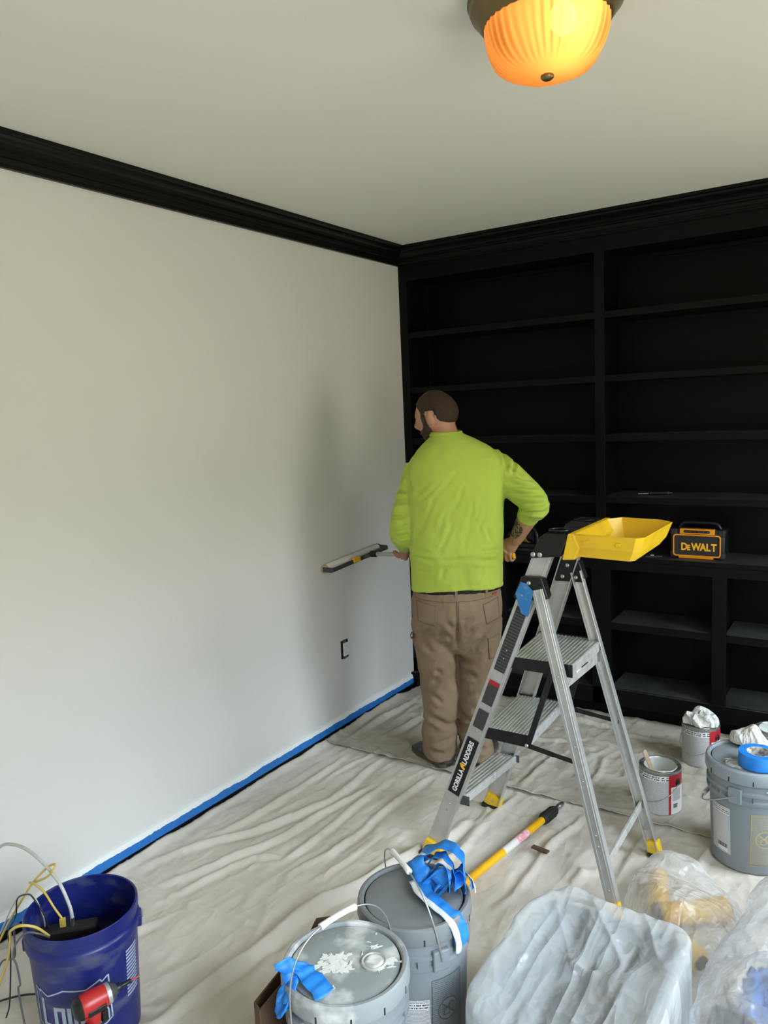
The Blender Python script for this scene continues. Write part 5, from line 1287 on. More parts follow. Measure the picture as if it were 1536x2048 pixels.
# bag at the right edge with blue film and dark tray
c_ = (2.33, -1.83)
bag('plastic_bag', c_, superell(0.285, 0.56, 2.3), lambda X, Y, T: 0.24 + 0.05 * np.cos(3 * T) + 0.06 * np.exp(-((X + 0.1) ** 2 + (Y + 0.25) ** 2) / 0.02), 0.55, 0.62, M_BAG3, 'thin clear plastic bag of blue film at the right edge', 91, 0.015, 240, 120, (8, 2.4, 0.2), 0.5)
blob('blue_film_bundle', (2.235, -1.80, 0.004), (0.105, 0.13, 0.085), M_BLUEF, 'crumpled blue plastic film inside the right-hand clear bag', 'plastic film', 61, 0.35, 9)
dt = empty('dark_tray', (2.125, -1.985, 0.0), 'dark grey plastic tray inside the right-hand clear bag', 'tray')
build('tray_shell', MB().rings([rr2(2.085, 2.165, -2.06, -1.92, 0.012, 0.006), rr2(2.075, 2.175, -2.07, -1.91, 0.014, 0.085), rr2(2.081, 2.169, -2.064, -1.916, 0.012, 0.085), rr2(2.09, 2.16, -2.055, -1.925, 0.010, 0.012)]), M_DGREY, dt, smooth=40)
build('tray_lip', MB().rings([rr2(2.070, 2.180, -2.075, -1.905, 0.016, 0.082), rr2(2.070, 2.180, -2.075, -1.905, 0.016, 0.088), rr2(2.077, 2.173, -2.068, -1.912, 0.013, 0.088), rr2(2.077, 2.173, -2.068, -1.912, 0.013, 0.082)], cap=False), M_DGREY, dt, smooth=40)

# ------------------------------------------------------------------ paint roller held by the painter
PO = np.array((0.745, -0.85, 0.0)); PR = np.array((math.cos(YAW), math.sin(YAW), 0)); PF = np.array((-math.sin(YAW), math.cos(YAW), 0))
def lw(x, y, z): return PO + PR * x + PF * y + np.array((0, 0, z))
FER = lw(-0.360, 0.570, 0.935); HND = lw(0.280, 0.100, 0.985)
pd_ = (HND - FER) / np.linalg.norm(HND - FER)
ro = empty('paint_roller', tuple(FER * [1, 1, 0] + np.array((0, 0, 0.9))), 'wide paint roller on a pole pressed against the left wall', 'paint roller')
ra, rb_ = np.array((0.024, -0.850, 0.900)), np.array((0.024, -0.375, 0.930))
rd = (rb_ - ra) / np.linalg.norm(rb_ - ra)
build('roller_cover', MB().tube([ra, ra + rd * 0.006, rb_ - rd * 0.006, rb_], [0.017, 0.023, 0.023, 0.017], 24), mat('white_roller_nap', (0.66, 0.65, 0.60), 0.95, bump=(250, 0.5, 0.003)), ro, smooth=60)
for e_, s_ in ((ra, -1), (rb_, 1)):
    build('end_cap', MB().tube([e_ + rd * s_ * 0.0, e_ + rd * s_ * 0.012], [0.022, 0.020], 20), mat('tan_plastic', (0.50, 0.36, 0.17), 0.5) if s_ < 0 else M_DGREY, ro, smooth=40)
fx = np.array((0.055, 0, 0.0))
build('frame_bar', MB().bar(ra + fx - rd * 0.018, rb_ + fx + rd * 0.018, 0.012, 0.020), M_DGREY, ro, smooth=0, bevel=0.002)
for e_, s_ in ((ra, -1), (rb_, 1)):
    build('frame_arm', MB().bar(e_ + rd * s_ * 0.016 - np.array((0.006, 0, 0)), e_ + rd * s_ * 0.016 + fx, 0.006, 0.026), M_DGREY, ro, smooth=0, bevel=0.002)
mid_b = ra + rd * 0.265 + fx
build('yoke', MB().bar(mid_b, FER - pd_ * 0.005, 0.016, 0.022), M_DGREY, ro, smooth=0, bevel=0.003)
build('yellow_clamp', MB().box(mid_b + np.array((0.002, -0.075, 0.0)), (0.018, 0.060, 0.023)), M_YELP, ro, smooth=0, bevel=0.003)
build('ferrule', MB().tube([FER - pd_ * 0.015, FER - pd_ * 0.010, FER + pd_ * 0.022, FER + pd_ * 0.028], [0.012, 0.017, 0.017, 0.012], 18), M_RUB, ro, smooth=40)
build('pole_shaft', MB().tube([FER + pd_ * 0.02, FER + pd_ * 0.56], 0.0115, 16), M_ALU, ro)
build('pole_handle', MB().tube([FER + pd_ * 0.55, HND + pd_ * 0.035], 0.0135, 16), M_YELP, ro)

# ------------------------------------------------------------------ the painter (local frame: x right, y away from the viewer, z up)
def ell(cx, cy, rx, ry, z, n=44, e=2.3, tilt=0.0):
    out = []
    for k in range(n):
        a = 2 * PI * k / n; ca, sa = math.cos(a), math.sin(a)
        x = rx * math.copysign(abs(ca) ** (2 / e), ca); y = ry * math.copysign(abs(sa) ** (2 / e), sa)
        out.append((cx + x, cy + y, z + tilt * y))
    return out
def limb(mb, pts, rad, n=22, sub=6):
    C = catmull(pts, sub); rr = []
    for i in range(len(C)):
        t = i / (len(C) - 1) * (len(rad) - 1); k = min(int(t), len(rad) - 2); f = t - k
        a = np.array(rad[k], float); b = np.array(rad[k + 1], float); v = a * (1 - f) + b * f
        rr.append(tuple(v) if v.shape else float(v))
    mb.tube(C, rr, n)
SHR, ELR, WRR = np.array((0.205, 0.030, 1.425)), np.array((0.378, -0.080, 1.250)), np.array((0.312, 0.070, 1.058))
SHL, ELL_, WRL = np.array((-0.115, 0.045, 1.415)), np.array((-0.203, 0.040, 1.135)), np.array((-0.192, 0.345, 1.000))
HC = np.array((-0.033, 0.085, 1.650))                       # head centre
PHI, TILT = math.radians(62), math.radians(12)
Rz = np.array(((math.cos(PHI), -math.sin(PHI), 0), (math.sin(PHI), math.cos(PHI), 0), (0, 0, 1)))
Rx = np.array(((1, 0, 0), (0, math.cos(-TILT), -math.sin(-TILT)), (0, math.sin(-TILT), math.cos(-TILT))))
HR = Rz @ Rx
def head_verts(n=72, m=54):
    rs = []
    for i in range(1, m):
        t = PI * i / m
        for k in range(n):
            a = 2 * PI * k / n
            rs.append((math.sin(t) * math.cos(a), math.sin(t) * math.sin(a), -math.cos(t)))
    return np.array(rs), n, m
def head_shape(U):
    x, y, z = U[:, 0] * 0.078, U[:, 1] * 0.098, U[:, 2] * 0.116
    low = np.clip(-(z + 0.005) / 0.11, 0, 1)
    x = x * (1 - 0.34 * low ** 1.3)
    front = np.clip(y / 0.09, 0, 1); back = np.clip(-y / 0.09, 0, 1)
    y = y - 0.020 * low * (1 - 0.2) * back * -1 * 1.6           # neck side pulls in
    y = y * (1 - 0.10 * low * front)
    z = z - 0.012 * low * front
    y = y + 0.006 * back * np.exp(-((z - 0.02) / 0.05) ** 2) * -1
    # brow, eye sockets, nose, lips, chin
    g = lambda cx, cz, sx, sz: np.exp(-((np.abs(x) - cx) / sx) ** 2 - ((z - cz) / sz) ** 2) * (y > 0)
    y = y + 0.005 * g(0.022, 0.022, 0.03, 0.012) - 0.009 * g(0.031, 0.0, 0.015, 0.011) + 0.024 * g(0, -0.026, 0.011, 0.018) + 0.010 * g(0, -0.004, 0.009, 0.02)
    y = y + 0.006 * g(0, -0.062, 0.02, 0.007) - 0.003 * g(0, -0.072, 0.02, 0.004) + 0.009 * g(0, -0.098, 0.022, 0.014)
    return np.stack([x, y, z], -1)
U0, hn, hm = head_verts()
HV = head_shape(U0)
def head_mesh(V): 
    W = V @ HR.T + HC
    mb = MB(); mb.rings([list(W[i * hn:(i + 1) * hn]) for i in range(hm - 1)]); return mb
body = MB()
hmb = head_mesh(HV); body.add(hmb.v, hmb.f)
for s_ in (-1, 1):
    R2 = HR @ np.array(((math.cos(0.35 * s_), 0, math.sin(0.35 * s_)), (0, 1, 0), (-math.sin(0.35 * s_), 0, math.cos(0.35 * s_))))
    body.sphere(HC + HR @ np.array((0.087 * s_, -0.008, -0.016)), (0.011, 0.019, 0.033), 16, 12, R2)
    body.sphere(HC + HR @ np.array((0.080 * s_, 0.006, -0.022)), (0.010, 0.012, 0.018), 12, 10, R2)
for s_ in (-1, 1):
    helix = [(0.089 + 0.004 * math.cos(a), -0.012 + 0.019 * math.cos(a), -0.012 + 0.033 * math.sin(a)) for a in np.linspace(-1.9, 2.6, 16)]
    body.tube([HC + HR @ (np.array(q) * (s_, 1, 1) + np.array((0.006 * s_ * (-1 if q[1] > -0.005 else 1), 0, 0))) for q in helix], 0.0055, 10)
    body.sphere(HC + HR @ np.array((0.088 * s_, 0.000, -0.044)), (0.006, 0.008, 0.009), 12, 8)
limb(body, [(0.012, 0.030, 1.47), (0.006, 0.052, 1.54), (-0.008, 0.070, 1.60), (-0.02, 0.08, 1.64)], [0.075, 0.062, 0.060, 0.060])
body.rings([ell(0.03, 0.03, 0.16, 0.11, 0.80), ell(0.03, 0.03, 0.185, 0.125, 0.95), ell(0.033, 0.03, 0.19, 0.13, 1.1), ell(0.036, 0.02, 0.20, 0.12, 1.3), ell(0.04, 0.025, 0.16, 0.10, 1.43), ell(0.02, 0.035, 0.075, 0.07, 1.51)])
limb(body, [SHR, (SHR + ELR) / 2, ELR], [0.06, 0.052, 0.043])
limb(body, [ELR, ELR * 0.6 + WRR * 0.4, WRR], [0.043, 0.046, 0.0295])
limb(body, [SHL, (SHL + ELL_) / 2, ELL_], [0.06, 0.052, 0.043])
limb(body, [ELL_, ELL_ * 0.6 + WRL * 0.4, WRL], [0.043, 0.045, 0.030])
for hx, tx_, in ((-0.065, -1), (0.105, 1)):
    limb(body, [(hx * 0.9, 0.03, 0.84), (hx, 0.03, 0.62), (hx, 0.035, 0.35), (hx, 0.03, 0.10)], [0.085, 0.075, 0.058, 0.045])
def gripping_hand(mb, P, e, side, wrap, wrist, thumb_dir):
    """P point on pole, e along pole, side = unit toward palm, wrap = +-1 sense in which fingers curl"""
    e = e / np.linalg.norm(e); side = side - e * (side @ e); side /= np.linalg.norm(side); w = np.cross(e, side) * wrap
    # palm
    pc = P + side * 0.030
    mb.tube([wrist, wrist * 0.5 + pc * 0.5, pc, pc + w * 0.022 - side * 0.004], [(0.028, 0.026), (0.040, 0.024), (0.044, 0.022), (0.040, 0.018)], 18)
    for k, (o, r, span) in enumerate(((0.036, 0.0092, 3.7), (0.0135, 0.0098, 3.95), (-0.010, 0.0092, 3.85), (-0.032, 0.0080, 3.5))):
        pts = []; rad = []
        for j in range(9):
            a = 0.5 + span * j / 8
            knuckle = 1.0 + 0.10 * math.cos(3 * a)
            pts.append(P + e * (o + 0.002 * j * (0.5 if k < 2 else -0.4)) + (side * math.cos(a) + w * math.sin(a)) * (0.0225 * knuckle)); rad.append(r * (1.06 - 0.30 * j / 8))
        mb.tube(pts, rad, 12)
    tb = pc + e * 0.030 - w * 0.014
    mb.tube(catmull([tb - e * 0.02, tb + e * 0.016 - side * 0.006, P + e * 0.066 + side * 0.020 + thumb_dir * 0.004, P + e * 0.082 + side * 0.013 + w * 0.006], 4), [0.015] * 4 + [0.013] * 4 + [0.0105] * 4 + [0.009], 12)
eL = np.array((-0.640, 0.470, -0.050))
def pole_at(x):
    t = (x + 0.360) / 0.640
    return np.array((x, 0.570 - 0.470 * t, 0.935 + 0.050 * t))
gripping_hand(body, pole_at(0.272), eL, np.array((0.1, -0.45, 0.9)), -1, WRR, np.array((0, 0, 1.0)))
gripping_hand(body, pole_at(-0.178), eL, np.array((-0.2, -0.75, 0.4)), 1, WRL, np.array((0, 0, 1.0)))
bme = remeshed(body, 0.0042, 2)
bme.materials.append(M_SKIN)
person = bpy.data.objects.new('person', bme)
COL.objects.link(person)
person.location = tuple(PO); person.rotation_euler = (0, 0, YAW)
WM[person] = Matrix.Translation(Vector(PO)) @ Matrix.Rotation(YAW, 4, 'Z')
tag(person, 'bearded man in lime shirt and khaki work pants rolling paint onto the wall', 'person')
def child(name, me, m, label=None):
    if len(me.materials) == 0: me.materials.append(m)
    o = bpy.data.objects.new(name, me); COL.objects.link(o); o.parent = person; WM[o] = WM[person]
    if label: o['label'] = label
    return o
def surf_patch(src, mask, off):
    """copy the faces of a mesh whose vertices satisfy the mask, pushed out along the normals"""
    V = get_v(src); N = get_n(src); keep = mask(V, N)
    idx = {}; vs_ = []; fs = []
    for p in src.polygons:
        if all(keep[i] for i in p.vertices):
            f = []
            for i in p.vertices:
                if i not in idx: idx[i] = len(vs_); vs_.append(tuple(V[i] + N[i] * off))
                f.append(idx[i])
            fs.append(f)
    me = bpy.data.meshes.new('patch'); me.from_pydata(vs_, [], fs)
    me.polygons.foreach_set('use_smooth', [True] * len(me.polygons))
    return me
# hair and beard: the head surface pushed out, dipping under the skin outside the hairline
def sst(a, b, x): 
    t = np.clip((x - a) / (b - a), 0, 1); return t * t * (3 - 2 * t)
def offset_head(mask, out, inn):
    U = U0; N = HV / np.array((0.078 ** 2, 0.098 ** 2, 0.116 ** 2)); N /= np.linalg.norm(N, axis=1, keepdims=True)
    V = HV + N * (out * mask - inn * (1 - mask))[:, None]
    mb = head_mesh(V)
    me = bpy.data.meshes.new('h'); me.from_pydata(mb.v, [], mb.f); fix_normals(me)
    me.polygons.foreach_set('use_smooth', [True] * len(me.polygons)); return me
x, y, z = HV[:, 0], HV[:, 1], HV[:, 2]
line = np.where(y < -0.03, -0.058 + 0.10 * np.clip((np.abs(x) - 0.045) / 0.03, 0, 1) * np.clip((y + 0.07) / 0.04, 0, 1), 0)
line = np.interp(y, [-0.12, -0.07, -0.035, -0.02, 0.02, 0.035, 0.05, 0.075, 0.1], [-0.052, -0.050, -0.032, 0.020, 0.024, -0.012, 0.035, 0.062, 0.072])
child('hair', offset_head(sst(-0.010, 0.014, z - line), 0.0048, 0.008), M_HAIR, 'short cropped brown hair')
bl = np.interp(y, [-0.1, 0.005, 0.015, 0.035, 0.06, 0.1], [-0.2, -0.2, -0.045, -0.030, -0.045, -0.052])
bmask = sst(-0.004, 0.008, bl - z) * (1 - np.exp(-(x / 0.018) ** 2 - ((z + 0.066) / 0.006) ** 2) * (y > 0))
side_b = sst(0.016, 0.024, y) * (1 - sst(0.042, 0.052, y)) * (z < 0.02) * (np.abs(x) > 0.05)
child('beard', offset_head(np.clip(bmask + 0.72 * side_b, 0, 1) , 0.011, 0.008), M_HAIR, 'full brown beard')
em_ = MB()
for s_ in (-1, 1):
    em_.sphere(HC + HR @ np.array((0.029 * s_, 0.0735, 0.0)), 0.0110, 14, 10)
eme = bpy.data.meshes.new('eyes'); eme.from_pydata(em_.v, [], em_.f); child('eyes', eme, mat('eye_white', (0.6, 0.58, 0.55), 0.3))

# shirt
sh = MB()
sh.rings([ell(0.032, 0.020, 0.213, 0.160, 0.885, tilt=0.03), ell(0.031, 0.020, 0.2125, 0.164, 0.93, tilt=0.03), ell(0.030, 0.022, 0.211, 0.166, 0.99), ell(0.030, 0.022, 0.213, 0.168, 1.05), ell(0.034, 0.020, 0.215, 0.166, 1.15),
          ell(0.036, 0.012, 0.220, 0.160, 1.25), ell(0.038, 0.008, 0.224, 0.152, 1.34), ell(0.040, 0.010, 0.220, 0.142, 1.41), ell(0.042, 0.018, 0.205, 0.128, 1.46), ell(0.038, 0.026, 0.168, 0.108, 1.505),
          ell(0.026, 0.035, 0.112, 0.088, 1.542), ell(0.012, 0.045, 0.075, 0.074, 1.566), ell(0.006, 0.050, 0.068, 0.068, 1.578)])
CFR = ELR * 0.60 + WRR * 0.40
limb(sh, [SHR + np.array((-0.02, 0, 0.0)), SHR * 0.55 + ELR * 0.45 + np.array((0.0, 0, 0.004)), ELR, ELR * 0.8 + WRR * 0.2, CFR], [0.086, 0.077, 0.063, 0.057, 0.050], 26)
limb(sh, [SHL + np.array((0.01, 0, 0.0)), (SHL + ELL_) / 2 + np.array((-0.004, 0, 0)), ELL_, ELL_ * 0.6 + WRL * 0.4, ELL_ * 0.28 + WRL * 0.72], [0.084, 0.074, 0.066, 0.056, 0.047], 26)
sme = remeshed(sh, 0.0058, 4)
SH_C = [((0.041, 1.417), (-0.103, 1.268)), ((0.069, 1.366), (-0.026, 1.168)), ((-0.026, 1.376), (-0.147, 1.27)), ((-0.068, 1.291), (-0.138, 1.162)), ((0.208, 1.431), (0.223, 1.365)), ((0.186, 1.443), (0.215, 1.311)), ((0.163, 1.368), (0.123, 1.106)),
        ((-0.176, 0.963), (-0.079, 0.981)), ((0.106, 1.283), (0.035, 1.088)), ((0.005, 1.2), (-0.054, 1.047)), ((-0.183, 1.394), (-0.162, 1.328)), ((0.147, 1.194), (0.177, 1.082)), ((-0.125, 1.228), (-0.151, 1.096)), ((0.188, 1.07), (0.217, 1.035)), ((0.118, 0.95), (0.131, 0.994)), ((-0.047, 0.935), (-0.034, 1.002)),
        ((0.02, 1.30), (-0.06, 1.15)), ((0.09, 1.20), (0.05, 1.06)), ((-0.09, 1.36), (-0.165, 1.30)), ((0.14, 1.30), (0.10, 1.18)), ((0.19, 1.25), (0.16, 1.12))]
SH_H = [((-0.18, 1.04), (-0.078, 1.012)), ((-0.078, 1.012), (0.077, 1.024)), ((0.077, 1.024), (0.214, 1.004)), ((-0.17, 1.075), (-0.10, 1.05)), ((0.12, 1.05), (0.21, 1.045))]
SL_C = [((0.258, 1.433), (0.335, 1.373)), ((0.268, 1.387), (0.368, 1.349)), ((0.26, 1.343), (0.39, 1.315)), ((0.277, 1.297), (0.412, 1.291)), ((0.31, 1.25), (0.433, 1.256)), ((0.32, 1.221), (0.428, 1.216)), ((0.303, 1.442), (0.279, 1.376)), ((0.248, 1.489), (0.261, 1.399)), ((-0.25, 1.32), (-0.189, 1.318)), ((-0.259, 1.264), (-0.177, 1.272)), ((-0.266, 1.208), (-0.18, 1.216)), ((-0.261, 1.151), (-0.177, 1.17)), ((-0.247, 1.109), (-0.179, 1.124)), ((-0.199, 1.397), (-0.233, 1.342))]
def crease(V, N, segs, a, w, seed=0):
    wx = V[:, 0] + 0.008 * vnoise(V[:, 0] * 18, V[:, 2] * 18, seed); wz = V[:, 2] + 0.008 * vnoise(V[:, 0] * 18 + 9, V[:, 2] * 18, seed + 1)
    d_ = np.zeros(len(V)); face = np.clip(-N[:, 1] * 2 + 0.6, 0, 1)
    for (p, q) in segs:
        ds, sd, t = seg_dist(wx, wz, p, q)
        fade = np.clip(np.minimum(t, 1 - t) * 4, 0.15, 1)
        sg = np.sign(sd) * ds
        d_ += fade * (-np.exp(-(sg / w) ** 2) + 0.8 * np.exp(-((sg - 1.9 * w) / (1.2 * w)) ** 2) + 0.35 * np.exp(-((sg + 1.9 * w) / (1.3 * w)) ** 2))
    return a * d_ * face
V = get_v(sme); N = get_n(sme)
D = crease(V, N, SH_C, 0.0038, 0.0095, 5) + crease(V, N, SH_H, 0.0055, 0.010, 7) + crease(V, N, SL_C, 0.0105, 0.0085, 9)
D += crease(V, N, [((0.196, 1.505), (0.238, 1.44)), ((0.238, 1.44), (0.244, 1.34)), ((-0.135, 1.50), (-0.168, 1.43)), ((-0.168, 1.43), (-0.176, 1.33))], 0.0022, 0.004, 19)
D += 0.003 * fbm(V[:, 0] * 12 + V[:, 2] * 5, V[:, 2] * 8 + V[:, 1] * 7, 71) + 0.004 * vnoise(np.arctan2(V[:, 1], V[:, 0] - 0.03) * 5, V[:, 2] * 3, 72) * np.clip((1.1 - V[:, 2]) * 6, 0, 1)
D += -0.0016 * np.exp(-((V[:, 2] - 0.905) / 0.003) ** 2)
V[:, 2] -= np.clip((1.0 - V[:, 2]) / 0.12, 0, 1) * 0.020 * ((V[:, 0] - 0.06) / 0.2) ** 2 * (V[:, 2] < 1.0)
set_v(sme, V + N * D[:, None])
shirt = child('long_sleeve_shirt', sme, M_LIME, 'lime green long-sleeved shirt with pushed-up sleeves')
cmb = MB()
ringp = [(0.006 + 0.0705 * math.cos(a), 0.048 + 0.0705 * math.sin(a), 1.5745 + 0.004 * math.sin(a)) for a in np.linspace(0, 2 * PI, 40, endpoint=False)]
rs = [[(0.006 + (p[0] - 0.006) * s_, 0.048 + (p[1] - 0.048) * s_, p[2] + dz) for p in ringp] for s_, dz in ((1.06, -0.014), (1.10, -0.010), (1.03, 0.006), (0.97, 0.007), (0.95, 0.0))]
cmb.rings(rs, cap=False)
cme = bpy.data.meshes.new('collar'); cme.from_pydata(cmb.v, [], cmb.f); fix_normals(cme); cme.polygons.foreach_set('use_smooth', [True] * len(cme.polygons))
co = child('collar', cme, M_LIME); co.parent = shirt

# pants
pn = MB()
pn.rings([ell(0.015, 0.025, 0.045, 0.085, 0.565), ell(0.018, 0.025, 0.105, 0.115, 0.600), ell(0.022, 0.020, 0.180, 0.150, 0.66), ell(0.024, 0.012, 0.206, 0.162, 0.74), ell(0.026, 0.016, 0.206, 0.156, 0.80), ell(0.027, 0.022, 0.204, 0.146, 0.872)])
limb(pn, [(-0.082, 0.02, 0.72), (-0.080, 0.022, 0.60), (-0.069, 0.03, 0.45), (-0.064, 0.03, 0.33), (-0.066, 0.024, 0.235)], [(0.105, 0.125), (0.098, 0.118), (0.090, 0.100), (0.0855, 0.092), (0.082, 0.088)], 28)
limb(pn, [(-0.066, 0.028, 0.245), (-0.069, 0.030, 0.19), (-0.074, 0.036, 0.12), (-0.076, 0.044, 0.060)], [(0.074, 0.080), (0.081, 0.090), (0.080, 0.094), (0.077, 0.098)], 28)
limb(pn, [(0.128, 0.02, 0.72), (0.124, 0.022, 0.60), (0.112, 0.03, 0.45), (0.100, 0.03, 0.33), (0.094, 0.024, 0.225)], [(0.105, 0.125), (0.100, 0.118), (0.092, 0.100), (0.082, 0.092), (0.080, 0.088)], 28)
limb(pn, [(0.094, 0.028, 0.235), (0.094, 0.030, 0.18), (0.100, 0.036, 0.11), (0.104, 0.044, 0.052)], [(0.073, 0.080), (0.079, 0.090), (0.077, 0.094), (0.074, 0.098)], 28)
pme = remeshed(pn, 0.0062, 3)
PT_C = [((-0.034, 0.738), (0.007, 0.704)), ((0.029, 0.746), (0.093, 0.76)), ((-0.108, 0.72), (-0.153, 0.646)), ((-0.079, 0.654), (-0.036, 0.684)), ((-0.142, 0.651), (-0.102, 0.589)), ((0.081, 0.711), (0.026, 0.638)), ((0.143, 0.665), (0.078, 0.592)), ((0.076, 0.526), (0.023, 0.54)), ((0.162, 0.599), (0.14, 0.534)), ((-0.095, 0.512), (-0.053, 0.488)), ((-0.063, 0.494), (-0.108, 0.425)),
        ((-0.145, 0.287), (-0.008, 0.225)), ((-0.13, 0.262), (-0.05, 0.250)), ((-0.124, 0.135), (-0.01, 0.163)), ((0.021, 0.463), (0.106, 0.47)), ((0.028, 0.363), (0.093, 0.393)), ((0.014, 0.263), (0.068, 0.25)), ((0.02, 0.197), (0.075, 0.172)), ((-0.12, 0.38), (-0.05, 0.34)), ((0.06, 0.31), (0.15, 0.29)), ((-0.13, 0.10), (-0.05, 0.09)), ((0.07, 0.13), (0.15, 0.10))]
V = get_v(pme); N = get_n(pme)
D = crease(V, N, PT_C, 0.0085, 0.0135, 15)
D += -0.016 * np.exp(-((V[:, 0] - 0.010) / 0.010) ** 2) * np.clip((0.80 - V[:, 2]) * 10, 0, 1) * np.clip((V[:, 2] - 0.6) * 20, 0, 1) * (N[:, 1] < 0)
D += 0.0030 * fbm(V[:, 0] * 11 + V[:, 2] * 4, V[:, 2] * 9 + V[:, 1] * 6, 81) + 0.0026 * ridge(V[:, 0] * 12 + V[:, 2] * 7, V[:, 2] * 9 - V[:, 0] * 7, 84) + 0.0014 * ridge(V[:, 0] * 22 - V[:, 2] * 14, V[:, 2] * 18 + V[:, 0] * 6, 88) + 0.0030 * np.clip(ridge(V[:, 0] * 9 - V[:, 2] * 5, V[:, 2] * 26, 86), 0, 1) ** 2 * np.clip((0.30 - V[:, 2]) * 8, 0, 1)
set_v(pme, V + N * D[:, None])
pants = child('work_pants', pme, M_KHAKI, 'khaki canvas carpenter pants')
from mathutils.bvhtree import BVHTree
pbvh = BVHTree.FromPolygons([tuple(v) for v in get_v(pme)], [tuple(p.vertices) for p in pme.polygons])
def on_back(x, z, off):
    hit, nrm, _, _ = pbvh.ray_cast(Vector((x, -0.6, z)), Vector((0, 1, 0)))
    if hit is None: return np.array((x, 0.0, z))
    return np.array(hit) - np.array((0, off, 0)) + np.array((nrm[0] * off * 0.5, 0, nrm[2] * off * 0.5))
def psub(name, mb, m, thick=0.0, par=None):
    me = bpy.data.meshes.new(name); me.from_pydata([tuple(map(float, p)) for p in mb.v], [], mb.f); me.polygons.foreach_set('use_smooth', [True] * len(me.polygons))
    o = child(name, me, m); o.parent = par or pants
    if thick:
        sm_ = o.modifiers.new('thickness', 'SOLIDIFY'); sm_.thickness = thick; sm_.offset = 0
    return o
def quad_patch(name, q, m, off=0.0016, n=14):
    """q: four (x, z) corners, draped on the seat of the pants"""
    q = [np.array(p, float) for p in q]; P = np.zeros((n, n, 3))
    for a in range(n):
        for c in range(n):
            u, v = a / (n - 1), c / (n - 1)
            p = q[0] * (1 - u) * (1 - v) + q[1] * u * (1 - v) + q[2] * u * v + q[3] * (1 - u) * v
            P[a, c] = on_back(p[0], p[1], off)
    return psub(name, MB().grid(P), m, 0.0016)
def stitch(par, pts, off=0.0024, r=0.0009):
    D_ = dense(pts, 8)
    psub('stitching', MB().tube([on_back(p[0], p[1], off) for p in D_], r, 6), M_STITCH, 0, par)
for q in ([(-0.163, 0.832), (-0.076, 0.814), (-0.084, 0.724), (-0.160, 0.738)], [(0.128, 0.812), (0.205, 0.834), (0.208, 0.742), (0.142, 0.722)], [(0.150, 0.648), (0.208, 0.658), (0.205, 0.552), (0.158, 0.545)]):
    pk = quad_patch('back_pocket' if q[0][1] > 0.7 else 'thigh_pocket', q, M_KHAKI)
    c_ = np.mean(np.array(q), 0); ins = [tuple(c_ + (np.array(p) - c_) * 0.93) for p in q]
    stitch(pk, [ins[0], ins[3], ins[2], ins[1]]); stitch(pk, [ins[0], ins[1]])
sm_ = [(0.012, 0.835), (0.012, 0.79), (0.011, 0.74), (0.010, 0.70)]
stitch(None, sm_, 0.001, 0.0014); stitch(None, [(x_ + 0.007, z_) for x_, z_ in sm_], 0.001, 0.0010)
stitch(None, [(-0.165, 0.838), (-0.08, 0.833), (0.0, 0.831), (0.09, 0.833), (0.20, 0.842)], 0.001, 0.0012)
quad_patch('red_tag', [(0.178, 0.847), (0.198, 0.851), (0.199, 0.858), (0.179, 0.855)], M_REDP, 0.004, 4)
lm = MB()
for lx_ in (0.012, 0.150):
    yy = 0.022 - 0.146 * (1 - min(1, abs((lx_ - 0.027) / 0.204)) ** 2.3) ** (1 / 2.3)
    lm2 = MB().box((lx_, yy - 0.006, 0.862), (0.011, 0.006, 0.044))
    me = bpy.data.meshes.new('belt_loop'); me.from_pydata(lm2.v, [], lm2.f); fix_normals(me)
    o = child('belt_loop', me, M_KHAKI); o.parent = pants
me = bpy.data.meshes.new('hammer_loop'); hm2 = MB(); ribbon(hm2, [(-0.182, -0.02, 0.672), (-0.194, -0.022, 0.662), (-0.194, -0.022, 0.646), (-0.180, -0.02, 0.640)], 0.026, [(0, 1, 0), (0, 1, 0.1)]); me.from_pydata(hm2.v, [], hm2.f)
o = child('hammer_loop', me, M_KHAKI); o.parent = pants; s = o.modifiers.new('t', 'SOLIDIFY'); s.thickness = 0.003
bt = MB().rings([ell(0.027, 0.022, 0.205, 0.149, 0.862), ell(0.027, 0.022, 0.2065, 0.1505, 0.866), ell(0.027, 0.022, 0.2065, 0.1505, 0.894), ell(0.027, 0.022, 0.203, 0.147, 0.898)])
me = bpy.data.meshes.new('belt'); me.from_pydata(bt.v, [], bt.f); fix_normals(me); me.polygons.foreach_set('use_smooth', [True] * len(me.polygons))
child('belt', me, M_BLKPL)
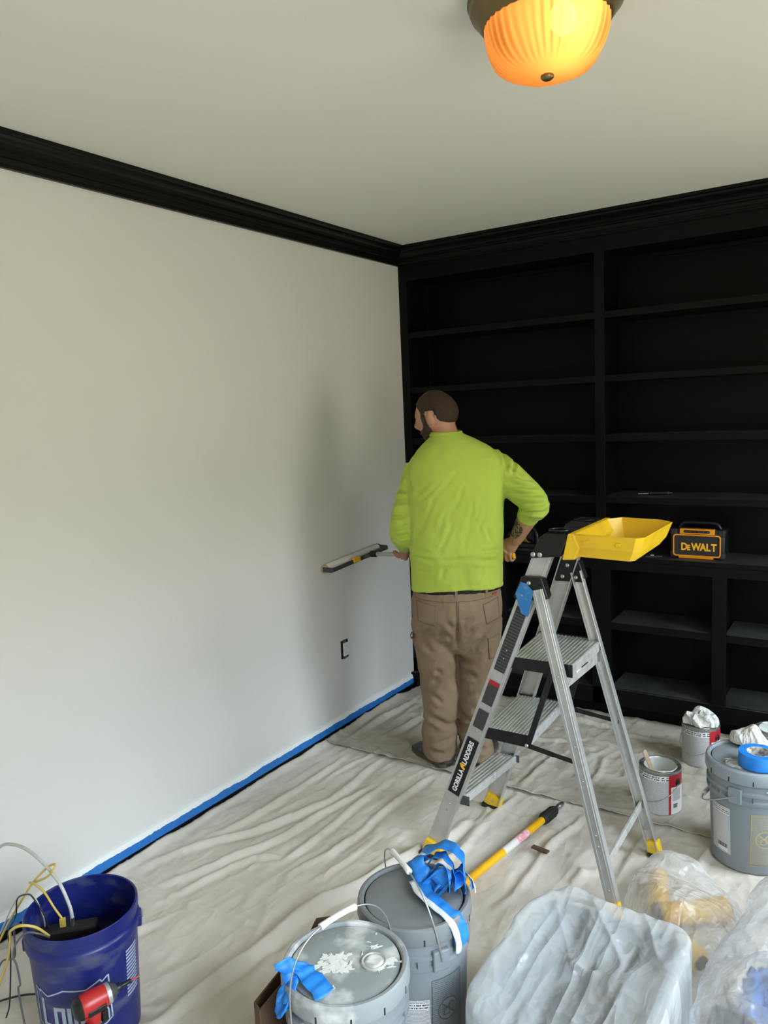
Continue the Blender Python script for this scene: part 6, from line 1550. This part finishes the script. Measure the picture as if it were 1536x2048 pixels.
# shoes
def shoe(heel, toe):
    heel = np.array((*heel, 0.0)); toe = np.array((*toe, 0.0)); d_ = toe - heel; L_ = np.linalg.norm(d_); d_ /= L_; s_ = np.array((d_[1], -d_[0], 0))
    rs = []; so = []
    for t, w, h_ in ((0.0, 0.022, 0.050), (0.03, 0.034, 0.078), (0.12, 0.040, 0.092), (0.28, 0.041, 0.098), (0.42, 0.042, 0.090), (0.55, 0.046, 0.072), (0.70, 0.051, 0.060), (0.84, 0.050, 0.052), (0.94, 0.040, 0.043), (0.99, 0.022, 0.032), (1.0, 0.010, 0.026)):
        c = heel + d_ * t * L_
        ring = [c + s_ * w * math.cos(a) + np.array((0, 0, 0.022 + max(0, math.sin(a)) ** 0.8 * (h_ - 0.022) + min(0, math.sin(a)) * 0.006)) for a in np.linspace(0, 2 * PI, 24, endpoint=False)]
        rs.append(ring)
        so.append((c, w + 0.006))
    outl = [c + s_ * w for c, w in so] + [c - s_ * w for c, w in reversed(so)]
    up = MB().rings(rs); sl = MB().rings([[(p[0], p[1], 0.009) for p in outl], [(p[0], p[1], 0.014) for p in outl], [(p[0], p[1], 0.030) for p in outl]])
    for nm, m_, mt in (('shoe', up, M_SHOE), ('sole', sl, M_SOLE)):
        me = bpy.data.meshes.new(nm); me.from_pydata([tuple(p) for p in m_.v], [], m_.f); fix_normals(me)
        me.polygons.foreach_set('use_smooth', [True] * len(me.polygons)); me.set_sharp_from_angle(angle=math.radians(50))
        if nm == 'shoe': so_ = child('shoe', me, mt)
        else:
            o = child('sole', me, mt); o.parent = so_
shoe((-0.035, -0.025), (-0.175, 0.215))
shoe((0.085, -0.035), (0.190, 0.225))
# tattoo on the right forearm
fa = WRR - ELR; fl = np.linalg.norm(fa); fa = fa / fl
bV = get_v(bme)
def tat(V, N):
    q = V - ELR; t = q @ fa / fl; rad = q - np.outer(q @ fa, fa)
    near = (np.linalg.norm(rad, axis=1) < 0.075) & (t > 0.36) & (t < 1.0) & (V[:, 0] > 0.2)
    ex_ = np.array((-1.0, 0, 0)); ex_ = ex_ - fa * (ex_ @ fa); ex_ /= np.linalg.norm(ex_); ey_ = np.cross(fa, ex_)
    a = np.arctan2(rad @ ey_, rad @ ex_)          # 0 = toward the body
    if ey_[1] > 0: a = -a
    a = a - 0.15
    leaf = np.abs(a) < 1.25 * np.sqrt(np.clip(1 - ((t - 0.64) / 0.25) ** 2, 0, 1))
    gaps = np.abs(vnoise(t * 42 + a * 3, a * 5 - t * 12, 5)) > 0.10
    stem = (np.abs(a - 0.55 - (t - 0.9) * 2) < 0.10) & (t > 0.86) & (t < 0.99)
    return near & ((leaf & gaps) | stem)
tme = surf_patch(bme, tat, 0.0008)
child('tattoo', tme, M_INK, 'dark feather tattoo on the right forearm')
